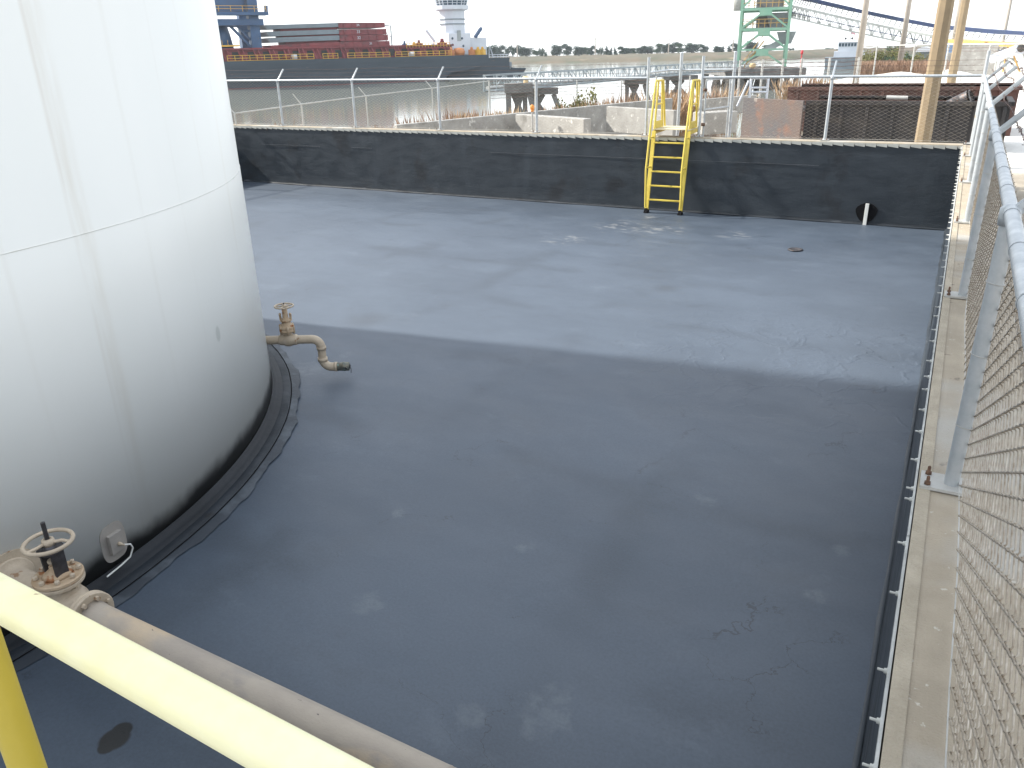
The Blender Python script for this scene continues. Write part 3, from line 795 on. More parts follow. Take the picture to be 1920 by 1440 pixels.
for sgn in (-1, 1):
    mb.beam((vx+sgn*.052, PYY, PZ+.222), (vx+sgn*.056, PYY, PZ+.375), .075, .016, (1, 0, 0))
mb.lathe([(.072, .372), (.072, .390), (.04, .395), (.04, .415)], c(vx), (0, 0, 1), 24)
mb.build('yoke', M['dark_steel'], gv)
mb = MB(); mb.lathe([(.020, .27), (.020, .298), (.034, .30), (.034, .312), (.02, .316)], c(vx), (0, 0, 1), 12); mb.build('packing_gland', M['tan_paint'], gv)
WHZ = PZ+.433
mb = MB(); mb.torus(c(vx, WHZ), (0, 0, 1), .128, .0125, 40, 10)
mb.lathe([(.033, -.018), (.036, 0), (.033, .018), (.018, .024), (.018, -.022)], c(vx, WHZ), (0, 0, 1), 18)
for k in range(3):
    a = 2*PI*k/3+.5; e = np.array([math.cos(a), math.sin(a), 0]); n_ = np.array([-math.sin(a), math.cos(a), 0])
    mb.tube([np.array(c(vx, WHZ))+e*.03, np.array(c(vx, WHZ+.004))+e*.075+n_*.012, np.array(c(vx, WHZ))+e*.125], .010, 8)
mb.build('handwheel', M['tan_paint'], gv)
mb = MB(); mb.tube([c(vx, PZ+.27), c(vx, WHZ+.13)], .0125, 12); mb.build('stem', M['dark_steel'], gv)
# transfer pipe running to the right across the pit
pl = thing('transfer_pipe', 'long weathered tan pipe running from the gate valve across the pit', 'pipe', (-2, PYY, PZ))
mb = MB(); mb.lathe([(.088, fl2+.026+2), (.084, fl2+.10+2), (.084, .35), (.0855, .352), (.0855, .36), (.084, .362), (.084, 1.985)], (-2.0, PYY, PZ-.045), (1, 0, -.024), 32)
mb.build('pipe', M['pipe_tan'], pl)
for x in (-1.2,):
    mb = MB(); mb.beam((x, PYY, .01), (x, PYY, PZ-.17), .08, .08); mb.box((x-.1, PYY-.1, .006), (x+.1, PYY+.1, .02)); mb.box((x-.06, PYY-.10, PZ-.175), (x+.06, PYY+.10, PZ-.16))
    mb.build('pipe_support', M['tan_paint'], pl)

# ------------------------------------------------------------------ drain valve, further round the tank
pA = on_tank((496, 643))
D2 = math.hypot(*(pA[:2]-CAM[:2]))
vz = .47
pv = on_z((541, 637), vz); pe = on_z((588, 636), vz)
ax2 = np.array([pe[0]-pv[0], pe[1]-pv[1], 0.]); ax2 /= np.linalg.norm(ax2)
start = np.array([pv[0], pv[1], vz])-ax2*1.2
dv = thing('drain_valve', 'small rusty tan valve with bent drain pipe beside tank', 'valve', (pv[0], pv[1], vz))
V3 = np.array([pv[0], pv[1], vz]); E3 = np.array([pe[0], pe[1], vz])
r4 = .049
mb = MB(); mb.tube([start, V3-ax2*.07], r4, 18); mb.build('inlet_pipe', M['tan_paint'], dv)
mb = MB(); mb.lathe([(.056, -.10), (.060, -.09), (.060, -.06), (.072, -.03), (.076, 0), (.072, .03), (.060, .06), (.060, .09), (.056, .10)], V3, ax2, 20)
mb.lathe([(.055, 0), (.050, .08), (.05, .10)], V3, (0, 0, 1), 18); mb.build('body', M['tan_paint'], dv)
mb = MB(); mb.lathe([(.082, .10), (.085, .105), (.085, .125), (.082, .13), (.082, .137), (.085, .14), (.078, .165), (.055, .185), (.048, .22)], V3, (0, 0, 1), 12)
for k in range(6):
    a = k*PI/3+.3; mb.lathe([(.015, .08), (.015, .165), (.008, .18)], V3+np.array([math.cos(a)*.078, math.sin(a)*.078, 0]), (0, 0, 1), 6)
mb.build('bonnet', M['tan_rust'], dv)
mb = MB()
mb.lathe([(.046, .215), (.064, .225), (.064, .24), (.034, .25), (.03, .29), (.03, .36)], V3, (0, 0, 1), 14)
for sgn in (-1, 1):
    mb.beam(V3+ax2*sgn*.055+ez*.225, V3+ax2*sgn*.058+ez*.30, .018, .018)
    mb.ball(V3+ax2*sgn*.056+ez*.30, .016, 8)
mb.build('gland', M['tan_rust'], dv)
mb = MB(); mb.torus(V3+ez*.395, (0, 0, 1), .100, .010, 32, 8)
mb.lathe([(.024, -.03), (.028, 0), (.024, .02), (.012, .025)], V3+ez*.39, (0, 0, 1), 12)
for k in range(5):
    a = k*2*PI/5; e_ = np.array([math.cos(a), math.sin(a), 0]); mb.tube([V3+ez*.392+e_*.02, V3+ez*.392+e_*.098], .008, 6)
mb.build('handwheel', M['tan_paint'], dv)
mb = MB(); mb.tube([V3+ez*.3, V3+ez*.43], .010, 8); mb.build('stem', M['dark_steel'], dv)
# swan neck: out, elbow down, elbow out
def arc(c_, a_, b_, r, n=8): return [c_+a_*r*math.cos(t)+b_*r*math.sin(t) for t in np.linspace(0, PI/2, n)]
R1 = .095
drop = .335
e1c = E3+ax2*(-.02)-ez*R1
pts = [V3+ax2*.09]+arc(e1c, ez, ax2, R1)
low = e1c+ax2*R1-ez*(drop-2*R1)
e2c = low+ax2*R1
pts2 = [pts[-1], low]+arc(e2c, -ax2, -ez, R1)[1:]
endp = pts2[-1]+ax2*.05
mb = MB(); mb.tube(pts, r4, 18); mb.build('elbow', M['tan_paint'], dv)
mb = MB(); mb.tube([pts[-1], low], r4-.004, 18); mb.lathe([(r4+.005, -.018), (r4+.005, .018)], pts[-1]-ez*.01, (0, 0, 1), 18); mb.lathe([(r4+.007, -.02), (r4+.007, .02)], low, (0, 0, 1), 18); mb.build('drop_pipe', M['tan_paint'], dv)
mb = MB(); mb.tube(pts2[1:]+[endp], r4, 18); mb.lathe([(r4+.006, -.02), (r4+.006, .012)], endp, ax2, 18); mb.build('elbow', M['tan_paint'], dv)
M['coupling'] = mat('tarnished_coupling', (.22, .20, .15), (.10, .12, .11), 22, .5, .5, spots=[((.26, .36, .33), 14, .6, .05), ((.04, .035, .045), 18, .6, .05)])
mb = MB(); mb.lathe([(.046, .0), (.05, .02), (.05, .07), (.054, .075), (.054, .10), (.05, .105), (.05, .145), (.03, .15), (.0, .15)], endp, ax2, 14); 
for k in range(2):
    sd_ = np.cross(ax2, ez)*(1 if k else -1); mb.beam(endp+ax2*.09+sd_*.05, endp+ax2*.14+sd_*.07, .02, .03)
mb.build('coupling', M['coupling'], dv)
mb = MB(); mb.tube([endp+ax2*.15, endp+ax2*.165-ez*.03, endp+ax2*.16-ez*.08], .004, 6); mb.torus(endp+ax2*.155+ez*.0, ax2, .02, .004, 14, 6); mb.build('chain', M['dark_steel'], dv)

# ------------------------------------------------------------------ yellow guard rail at the viewpoint
RZ_ = 2.70
ga_, gb_ = on_z((0, 1121), RZ_), on_z((467, 1378), RZ_)
gd_ = (gb_-ga_)/np.linalg.norm(gb_-ga_)
def GR(x, z): q = ga_+gd_*((x-ga_[0])/gd_[0]); return (q[0], q[1], z)
RY = GR(-.7, 0)[1]
px_ = on_y((12, 1340), GR(-1.2, 0)[1])[0]
gr = thing('guard_rail', 'thick yellow pipe guard rail crossing lower left corner', 'guard rail', GR(px_, 1.6))
mb = MB(); mb.tube([GR(-2.6, RZ_), GR(-.02, RZ_)], .0292, 28); mb.build('top_rail', M['yellow_pale'], gr)
mb = MB(); mb.tube([GR(-2.6, 2.10), GR(px_-.027, 2.10)], .0242, 20); mb.build('mid_rail', M['yellow_pale'], gr)
mb = MB(); mb.tube([GR(px_, 1.60), GR(px_, RZ_-.027)], .0265, 24); mb.build('post', M['yellow_post'], gr)
mb = MB(); mb.tube([GR(-2.6, .2), GR(-2.6, RZ_)], .0265, 24); mb.build('post', M['yellow_post'], gr)
pf = thing('access_platform', 'steel access platform beneath the yellow guard rail', 'platform', (-1.3, -18.4, 0))
mb = MB(); mb.box((-2.7, -19.6, 1.545), (-.035, RY+.05, 1.598)); mb.build('deck', M['galv_far'], pf)
for (x, y) in ((-2.5, -19.4), (-2.5, -17.2), (-.2, -19.4), (-.2, -17.2)):
    mb = MB(); mb.box((x-.05, y-.05, .01), (x+.05, y+.05, 1.543)); mb.build('leg', M['yellow'], pf)

# ------------------------------------------------------------------ chain link fences
def chain_mesh(P, length, z0, z1, r=.0021, pitch=.066, sub=3, n=4, jit=.0):
    """P(s, o, z) -> point; woven flattened spirals"""
    cnt = int(length/pitch); half = pitch/2
    nz = int((z1-z0)/half)
    allv = []; allf = []; base = 0
    for i in range(cnt):
        s0 = (i+.5)*pitch
        pts = []
        ph = i % 2
        for j in range(nz+1):
            sd_ = (1 if (j % 2) else -1)*(-1 if ph else 1)
            z = z0+j*half
            if sub > 1:
                # round the bend with a small depth hook
                pts.append((s0+sd_*half*1.06-sd_*half*.22, (.0055 if sd_ > 0 else -.0055)*-1, z-half*.13))
                pts.append((s0+sd_*half*1.06, 0.0, z))
                pts.append((s0+sd_*half*1.06-sd_*half*.22, (.0055 if sd_ > 0 else -.0055), z+half*.13))
            else: pts.append((s0+sd_*half, .002*sd_, z))
        p3 = np.array([P(a, b, c_) for a, b, c_ in pts])
        t = np.gradient(p3, axis=0); t /= np.linalg.norm(t, axis=1)[:, None]
        side = np.array(P(s0, 1, z0))-np.array(P(s0, 0, z0)); side = side/np.linalg.norm(side)
        x = np.cross(t, side); x /= np.linalg.norm(x, axis=1)[:, None]; y = np.cross(x, t)
        rings = np.stack([p3+r*(x*math.cos(2*PI*k/n+.78)+y*math.sin(2*PI*k/n+.78)) for k in range(n)], 1)
        K = len(p3)
        allv.append(rings.reshape(-1, 3))
        for a in range(K-1):
            for k in range(n):
                allf.append((base+a*n+k, base+a*n+(k+1) % n, base+(a+1)*n+(k+1) % n, base+(a+1)*n+k))
        base += K*n
    mb = MB(); mb.v = [tuple(p) for p in np.concatenate(allv)]; mb.f = allf; mb.sm = [True]*len(allf)
    return mb

def barbed(P, length, off, z, r, step=.13, sag=.02, n=5, ph=0.0, wob=.0):
    mb = MB(); pts = []
    K = max(8, int(length/.25))
    for i in range(K+1):
        s_ = length*i/K
        pts.append(P(s_, off+wob*math.sin(s_*1.9+ph), z-sag*abs(math.sin(s_/3.03*PI))+wob*math.sin(s_*2.7+ph)))
    mb.tube(pts, r, n, smooth=True)
    s_ = .05
    while s_ < length:
        i = s_/length*K; k = int(i); fr = i-k; p = pts[k]*np.ones(3)*(1-fr)+np.array(pts[min(k+1, K)])*fr if False else np.array(pts[k])*(1-fr)+np.array(pts[min(k+1, K)])*fr
        for q_ in range(2):
            d = rng.normal(size=3); d /= np.linalg.norm(d)
            mb.tube([p-d*.016, p+d*.016], r*.7, 3, caps=False)
        s_ += step
    return mb

def fence_post(root, p, ztop, r, plate=True, arm=None, zb=H, ties=(), outward=(1, 0), m='galv', pdir=(1, 0)):
    x, y = p
    mb = MB(); mb.tube([(x, y, zb), (x, y, ztop)], r, 20); po = mb.build('post', M[m], root)
    if plate:
        a = np.array(outward, float); t_ = np.array([-a[1], a[0]])
        pl_ = MB(); ctr = np.array([x, y])-a*.02
        cs = [ctr+a*i*.10+t_*j*.075 for i, j in ((-1, -1), (1, -1), (1, 1), (-1, 1))]
        pl_.hexa([(q_[0], q_[1], zb+.006) for q_ in cs]+[(q_[0], q_[1], zb+.020) for q_ in cs]); pl_.build('base_plate', M['galv_far'], po)
        for j in (-1, 1):
            bq = ctr-a*.072+t_*j*.05; bb = MB(); bb.lathe([(.014, 0), (.014, .012), (.008, .012), (.008, .035), (.004, .04)], (bq[0], bq[1], zb+.02), (0, 0, 1), 6)
            bb.build('anchor_bolt', M['rust_bolt'], po)
    for z in ties:
        tb = MB(); tb.torus((x, y, z), (outward[0]*.15, outward[1]*.15, 1), r+.003, .0022, 22, 5); tb.build('wire_tie', M['galv_far'], po)
    if arm:
        am = MB(); d = np.array([outward[0], outward[1], 1.0]); d /= np.linalg.norm(d)
        s_ = np.array([x, y, arm])
        am.lathe([(r+.006, -.05), (r+.008, -.02), (r+.008, .015), (r*.7, .03)], s_, (0, 0, 1), 16)
        am.beam(s_+d*.01, s_+d*.40, .034, .022); am.beam(s_+d*.03-np.array([0, 0, .012]), s_+d*.40-np.array([0, 0, .012])*0, .008, .045)
        am.build('barb_arm', M['galv'], root)
    return po

def fence(label, a, b, outward, posts, zb, zt, postr=.030, railr=.0262, meshoff=.035, sub=3, wr=.0027, arms=True, tall=(), tieslist=(.3, .62, .92), skip_mesh=None, wob=0.0, n=4, rail=True, group=None, rail_span=None):
    a = np.array(a, float); b = np.array(b, float); t = b-a; Lg = np.linalg.norm(t); t /= Lg; nn = np.array(outward, float)
    root = thing('chain_link_fence', label, 'fence', (*(a+b)/2, zb), group=group)
    P = lambda s_, o, z: np.array([a[0]+t[0]*s_+nn[0]*o, a[1]+t[1]*s_+nn[1]*o, z])
    for k, s_ in enumerate(posts):
        q_ = P(s_, 0, 0)
        tl = k in tall
        fence_post(root, (q_[0], q_[1]), (zt+.42) if tl else zt-.01, postr, True, (zt-.005) if arms and not tl else None, zb, [zb+h for h in tieslist], nn)
    if rail:
        for (r0, r1) in (rail_span or [(0, Lg)]):
            mb = MB(); mb.tube([P(s_, 0, zt) for s_ in np.linspace(r0, r1, 12)], railr, 16)
            s_ = r0+.4
            while s_ < r1-.2:
                mb.torus(P(s_, 0, zt), (t[0], t[1], 0), railr+.0015, .0018, 16, 4); s_ += .6
            mb.build('top_rail', M['galv'], root)
    for (m0, m1) in (skip_mesh or [(0, Lg)]):
        P2 = lambda s_, o, z, m0=m0: P(s_+m0, o+meshoff, z)
        chain_mesh(P2, m1-m0, zb+.03, zt-.005, wr, sub=sub, n=n).build('wire_mesh', M['galv_wire'], root)
        # tension wire along the bottom
        tw = MB(); tw.tube([P(s_, meshoff-.006+.006*math.sin(s_*3.1), zb+.035+.006*math.sin(s_*2.0)) for s_ in np.linspace(m0, m1, int((m1-m0)*3)+2)], .0026, 5)
        tw.build('tension_wire', M['galv_far'], root)
    if arms:
        for k, (o, z) in enumerate(((.10, .10), (.19, .19), (.28, .28))):
            barbed(P, Lg, o, zt+z, .0026, wob=wob, ph=k*1.7).build('barbed_wire', M['rust_wire'], root)
    return root

FZ = 2.80
fx0 = .127
rp = [.0]+[1.75+.1+3.03*k for k in range(0, 5)]
# right fence: corner at y=.15, runs towards and past the camera
fence('tall galvanized chain link fence with barbed wire standing on the right wall', (fx0, .15), (fx0, -17.6), (1, 0),
      [.0, 1.93, 4.95, 7.90, 10.93, 14.10, 17.2], H, FZ, tall=(0,), wob=.014)
# far fence, left length
xf = lambda px: float(on_y((px, 200), .15)[0])
posts_l = [xf(p) for p in (528-135, 528, 665, 824, 1007)]
posts_l = [on_y((p, y), .15)[0] for p, y in ((525, 190), (663, 190), (823, 190), (1006, 190))]
xl0 = PX0+.05
tallx = on_y((1214, 180), .15)[0]
fence('galvanized chain link fence with leaning arms on far wall left of yellow ladder', (xl0, .15), (tallx, .15), (0, 1),
      [0.05]+[p-xl0 for p in posts_l]+[tallx-xl0], H, FZ, tall=(5,), sub=1, n=3, wr=.0029)
x2 = on_y((1314, 190), .15)[0]; x3 = on_y((1554, 200), .15)[0]
fence('galvanized chain link fence on far wall between ladder and the right corner', (x2, .15), (fx0-.04, .15), (0, 1),
      [0, x3-x2], H, FZ, tall=(0,), sub=1, n=3, wr=.0029)
# left fence, behind the tank: only its shadow reaches the picture
fence('chain link fence on the left wall behind white tank', (PX0-.13, PY0+.3), (PX0-.13, .2), (-1, 0), [k*3.03 for k in range(8)], H, FZ, sub=1, n=3, arms=False)
# landing cage outside the ladder: two tall posts, rails, and a gate leaf standing open
cg = thing('chain_link_fence', 'short caged landing of tall capped posts behind yellow ladder', 'fence', (on_y((1320, 180), 1.35)[0], 1.35, GZ))
pc1 = on_y((1274, 180), 1.35)[0]; pc2 = on_y((1373, 180), 1.35)[0]
for x in (pc1, pc2):
    mb = MB(); mb.tube([(x, 1.35, GZ), (x, 1.35, 3.27), ], .036, 16); mb.ball((x, 1.35, 3.27), .04, 10, (1, 1, .7)); mb.build('post', M['galv'], cg)
mb = MB(); mb.tube([(tallx, .22, 2.90), (tallx+.05, 1.35, 2.92)], .022, 10); mb.tube([(tallx+.05, 1.35, 2.92), (pc1-.036, 1.35, 2.92)], .024, 10); mb.tube([(pc1+.036, 1.35, 2.92), (pc2-.036, 1.35, 2.92)], .024, 10); mb.build('top_rail', M['galv'], cg)
a_ = np.array([tallx+.05, 1.35]); 
P = lambda s_, o, z: np.array([tallx+.05+s_, 1.35+o+.03, z])
chain_mesh(P, pc1-tallx-.05, GZ+.3, 2.9, .002, sub=1, n=3).build('wire_mesh', M['galv_wire'], cg)
gt = thing('fence_gate', 'open chain link gate leaf with rusty frame right of the ladder', 'gate', (x2, .2, H))
ga = np.array([x2+.06, .28]); gb = np.array([pc2-.04, 1.30]); gd = gb-ga; gl = np.linalg.norm(gd); gd /= gl; gn = np.array([-gd[1], gd[0]])
G = lambda s_, o, z: np.array([ga[0]+gd[0]*s_+gn[0]*o, ga[1]+gd[1]*s_+gn[1]*o, z])
mb = MB()
for z in (GZ+.55, 2.15, 2.75): mb.tube([G(0, 0, z), G(gl-.03, 0, z)], .020, 10)
for s_ in (0.0, gl-.03): mb.tube([G(s_, 0, GZ+.55), G(s_, 0, 2.75)], .020, 10)
mb.build('gate_frame', M['galv'], gt)
chain_mesh(lambda s_, o, z: G(s_, o+.02, z), gl, GZ+.57, 2.73, .002, sub=1, n=3).build('wire_mesh', M['galv_wire'], gt)
for z in (1.85, 2.55):
    mb = MB(); mb.lathe([(.045, -.03), (.045, .03)], G(-.03, 0, z), (0, 0, 1), 12); mb.build('hinge', M['rust_bolt'], gt)

# ------------------------------------------------------------------ yellow ladder over the wall
lx0 = on_y((1208, 396), -.36)[0]; lx1 = on_y((1272, 402), -.36)[0]+.07
ld = thing('access_ladder', 'yellow steel ladder with hand loops climbing the black far wall', 'ladder', ((lx0+lx1)/2, -.2, 0))
for x, sg in ((lx0+.05, -1), (lx1-.03, 1)):
    st = MB(); st.beam((x, -.36, .07), (x, -.07, 1.72), .035, .085, (1, 0, 0)); st.beam((x, -.07, 1.70), (x, .72, 1.72), .035, .09); st.build('stringer', M['yellow'], ld, bevel=.004)
    ft = MB(); ft.hexa([(x-.045, -.44, .006), (x+.045, -.44, .006), (x+.045, -.29, .006), (x-.045, -.29, .006), (x-.03, -.40, .10), (x+.03, -.40, .10), (x+.03, -.31, .10), (x-.03, -.31, .10)]); ft.build('foot', M['black_rubber'], ld)
    xo = x+sg*.012
    hb = MB()
    hb.tube([(xo, -.41, .13), (xo, -.47, .94), (xo, -.455, 1.02), (xo, -.30, 1.75), (xo, -.07, 2.70), (xo, -.055, 2.735), (xo, -.02, 2.745), (xo, .40, 2.745), (xo, .435, 2.735), (xo, .45, 2.70), (xo, .70, 1.70)], .024, 12)
    for z, y0, y1 in ((.98, -.46, -.20), (1.60, -.335, -.09)): hb.tube([(xo, y0, z), (x, y1, z)], .016, 8)
    hb.build('hand_loop', M['yellow'], ld)
    iv = MB(); iv.tube([(x, -.06, 1.74), (x, .08, 2.735)], .022, 10); iv.tube([(x, .46, 1.74), (x, .32, 2.735)], .022, 10)
    iv.tube([(x, .015, 2.27), (x, .388, 2.27)], .020, 10); iv.build('baluster', M['yellow'], ld)
    kp = MB(); kp.box((x-.008, -.06, 1.77), (x+.008, .40, 1.92)); kp.build('toe_plate', M['yellow'], ld)
for k in range(5):
    z = .285+k*.300; y = -.36+(z-.07)/1.65*.29
    rg = MB(); rg.beam((lx0+.068, y, z), (lx1-.048, y, z), .060, .030); rg.build('rung', M['yellow'], ld, bevel=.004)
pt = MB(); pt.box((lx0+.02, -.08, 1.752), (lx1, .74, 1.768)); pt.build('platform', mat('worn_pale_tread', (.62, .56, .40), (.50, .44, .28), 6, .7), ld)
# ------------------------------------------------------------------ end part one

# ------------------------------------------------------------------ yard behind the far wall
def wall_block(name, label, pa, pb, thick, z0, z1, m, group=None, bev=.03, lean=0.0):
    """a concrete wall or block between two plan points"""
    a = np.array(pa[:2], float); b = np.array(pb[:2], float); d = b-a; d /= np.linalg.norm(d); n = np.array([-d[1], d[0]])
    if n@(np.array(CAM[:2])-a) > 0: n = -n
    mb = MB()
    q = [a, b, b+n*thick, a+n*thick]
    k = n*lean
    mb.hexa([(p[0], p[1], z0) for p in q]+[(a[0]+k[0], a[1]+k[1], z1), (b[0]+k[0], b[1]+k[1], z1), (b[0]+n[0]*thick-k[0], b[1]+n[1]*thick-k[1], z1), (a[0]+n[0]*thick-k[0], a[1]+n[1]*thick-k[1], z1)])
    o = mb.build(name, m, bevel=bev)
    return tag(o, label, 'concrete wall', group)
wA0, wA1, wA2 = on_z((745, 234), 1.2), on_z((1127, 198), 1.2), on_z((1262, 184), 1.2)
wall_block('retaining_wall', 'long low grey concrete wall running back towards the water', wA0, wA2, .22, -.6, 1.2, M['concrete_grey'])
wB0, wB1 = on_z((1130, 198.5), 1.2), on_z((1264, 207), 1.2)
wall_block('retaining_wall', 'low pale concrete wall behind the left hand loop of the ladder', wB0+np.array([.25, -.2, 0]), wB1, .22, .2, 1.2, M['concrete_grey'])
wC0, wC1 = on_z((966, 214), 1.2), on_z((1095, 223), 1.2)
wall_block('retaining_wall', 'short pale concrete block just behind the far fence', wC0, wC1, .35, .2, 1.2, M['concrete_grey'])
wD0, wD1 = on_z((1310, 181), 1.2), on_z((1395, 170), 1.2)
wall_block('retaining_wall', 'low concrete kerb wall beyond the open gate leaf', on_z((1318, 186), 1.1), on_z((1420, 178), 1.1), .22, .3, 1.1, M['concrete_grey'])
wall_block('concrete_block', 'white concrete block standing left of the rusty plate', on_z((1322, 212), 1.25), on_z((1384, 208), 1.25), .7, .5, 1.25, M['concrete_grey'])

# two steel bins
def steel_bin(label, x0, x1, y0, y1, zt, zb, mo, mi, door=False, group='open steel bins behind the far wall'):
    r = thing('steel_bin', label, 'bin', ((x0+x1)/2, (y0+y1)/2, zb), group=group)
    T = .05
    mb = MB(); mb.box((x0, y0, zb), (x1, y0+T, zt)); mb.build('side_panel', mo, r)
    mb = MB(); mb.box((x0, y1-T, zb), (x1, y1, zt)); mb.build('side_panel', mi, r)
    mb = MB(); mb.box((x1-T, y0+T, zb), (x1, y1-T, zt)); mb.build('end_panel', mo, r)
    mb = MB(); mb.box((x0+T, y0+T, zb), (x1-T, y1-T, zb+.08)); mb.build('bottom_panel', mi, r)
    mb = MB()
    for (a, b) in (((x0, y0-.01, zt), (x1, y0-.01, zt)), ((x0, y1+.01, zt), (x1, y1+.01, zt)), ((x1+.01, y0, zt), (x1+.01, y1, zt))): mb.beam(a, b, .12, .10)
    mb.build('top_rim', mo if door else mi, r)
    k = x0+.3
    while k < x1: MB().box((k-.04, y0-.06, zb), (k+.04, y0-.001, zt-.06)).build('rib', mo, r); k += .62
    if door:
        hx, hy = x0-.03, y0-.03; dv_ = np.array([-.80, .55]); dv_ /= np.linalg.norm(dv_); nn = np.array([-dv_[1], dv_[0]])
        mb = MB(); q = [(hx, hy), (hx+dv_[0]*2.3, hy+dv_[1]*2.3), (hx+dv_[0]*2.3+nn[0]*.06, hy+dv_[1]*2.3+nn[1]*.06), (hx+nn[0]*.06, hy+nn[1]*.06)]
        mb.prism(q, zb+.02, zt+.05); d_ = mb.build('door', M['bin_rust'], r, bevel=.01)
        d_['label'] = 'rust stained end door swung open'
        for z in (zb+.2, zt-.15): MB().lathe([(.05, -.08), (.05, .08)], (hx, hy, z), (0, 0, 1), 10).build('hinge', M['dark_steel'], d_)
    return r
bz = at_d((1512, 190), 23.9)
bxr = at_d((1893, 196), 24.6)
steel_bin('open black steel bin with its rusty end door swung out', bz[0], bxr[0], bz[1], bz[1]+2.3, bz[2]-.03, GZ+.02, M['bin_black'], M['bin_brown'], True)
b2 = at_d((1478, 166), 28.3)
steel_bin('brown rusted steel bin behind the black bin', b2[0], bxr[0]+.3, b2[1], b2[1]+2.4, b2[2], GZ+.02, M['bin_brown'], M['bin_brown'])
b3 = at_d((1443, 173), 27.0)
# things lying in the near bin: a torn pipe and pale sacks
p = on_y((1815, 186), bz[1]+.9)
mb = MB(); mb.tube([p+np.array([-.5, .25, -.25]), p+np.array([.05, 0, .05])], [.16, .20], 16, caps=False); mb.lathe([(.20, 0), (.15, .005), (.14, -.4)], p+np.array([.05, 0, .05]), (1, -.2, .4), 16)
tag(mb.build('drum', M['dark_steel']), 'dark open drum lying in the black bin', 'drum')
p = on_y((1758, 193), bz[1]+.7)
mb = MB(); mb.ball(p+np.array([0, 0, -.12]), .32, 12, (1.1, .7, .5)); tag(mb.build('sack', M['concrete_grey']), 'pale grey sack on top of the black bin', 'sack')
p0, p1 = on_y((1662, 183), bz[1]+1.4), on_y((1702, 184), bz[1]+1.4)
mb = MB(); mb.tube([p0, p1], .06, 10); tag(mb.build('pipe', M['galv_far']), 'short pale pipe lying across the black bin', 'pipe')

# poles in the yard
def pole(label, name, top, base, D, zb, r_t, r_b, n, m, h=None, cat='pole', group=None, cap=None):
    b = at_d(base, D); t = at_d(top, D)
    mb = MB(); Ht = (h if h else t[2]+1.0)
    mb.lathe([(r_b, zb), (r_t, Ht)], (b[0], b[1], 0), (0, 0, 1), n, smooth=n > 9)
    o = mb.build(name, m); tag(o, label, cat, group); return o
pole('thick eight-sided tan concrete pole standing behind the far wall', 'concrete_pole', (1766, 0), (1731, 258), 20.6, GZ-.2, .125, .170, 8, M['pole_concrete'], 11)
pole('thinner tan concrete pole standing in white sand by the hydrant', 'concrete_pole', (1803, 0), (1779, 178), 38.5, GZ-.2, .12, .175, 8, M['pole_concrete'], 12)
pole('slim grey pole between conveyor and green tower', 'steel_pole', (1620, 0), (1605, 148), 53, GZ-.2, .12, .19, 14, M['utility'], 14)
o = pole('slim grey pole crossing middle of the conveyor above bushes', 'steel_pole', (1701, 0), (1690, 100), 85, GZ-.2, .14, .26, 14, M['utility'], 16)
pole('grey pole with climbing rungs rising behind the tan pole', 'utility_pole', (1795, 0), (1788, 92), 95, GZ-.2, .22, .34, 12, M['utility'], 17)
pole('far thin utility pole above right end of the conveyor', 'utility_pole', (1888, 20), (1880, 80), 150, GZ-.2, .2, .25, 8, M['utility'], 9.5)

# hydrant
h = at_d((1757, 163), 45.5); hz = GZ
hy = thing('fire_hydrant', 'small red fire hydrant beside the tan poles', 'hydrant', (h[0], h[1], hz))
mb = MB(); mb.lathe([(.17, 0), (.17, .05), (.12, .06), (.12, .50), (.15, .51), (.15, .55), (.12, .58), (.08, .68), (.03, .70), (.03, .75)], (h[0], h[1], hz), (0, 0, 1), 16); mb.build('barrel', M['hydrant_red'], hy)
mb = MB()
for d in ((1, 0, 0), (-1, 0, 0), (0, -1, 0)): mb.lathe([(.06, 0), (.06, .18), (.075, .18), (.075, .22)], (h[0], h[1], hz+.40), d, 10)
mb.build('nozzle', M['hydrant_red'], hy)

# sand piles and white ground heaps
def pile(name, label, c, rx, ry, hh, m, seed, group=None, k=26, rz=0, cat='pile'):
    r = np.random.default_rng(seed); vs = []; fs = []
    ph = r.random(6)*6
    rings = 12
    for i in range(rings+1):
        t = i/rings
        for j in range(k):
            a = 2*PI*j/k; wob = 1+.12*math.sin(2*a+ph[0])+.08*math.sin(3*a+ph[1])+.05*math.sin(7*a+ph[2])
            x = math.cos(a)*rx*t*wob; y = math.sin(a)*ry*t*wob
            z = hh*(1-t**1.25)*(1+.10*math.sin(5*a+ph[3]+t*6))+ (r.random()-.5)*.06*hh
            if i == rings: z = -.15
            vs.append((c[0]+x*math.cos(rz)-y*math.sin(rz), c[1]+x*math.sin(rz)+y*math.cos(rz), c[2]+z))
    for i in range(rings):
        for j in range(k): fs.append((i*k+j, (i+1)*k+j, (i+1)*k+(j+1) % k, i*k+(j+1) % k))
    mb = MB(); mb.add(vs, fs, True); return tag(mb.build(name, m), label, cat, group)
c_ = at_d((1533, 172), 38); pile('sand_pile', 'pointed heap of tan sand behind the steel bins', (c_[0], c_[1], GZ), 1.25, 1.2, .82, M['tan_sand'], 3)
c_ = at_d((1611, 160), 42); pile('sand_pile', 'small tan lump at foot of slim grey pole', (c_[0], c_[1], GZ), .3, .3, .28, M['tan_sand'], 4)
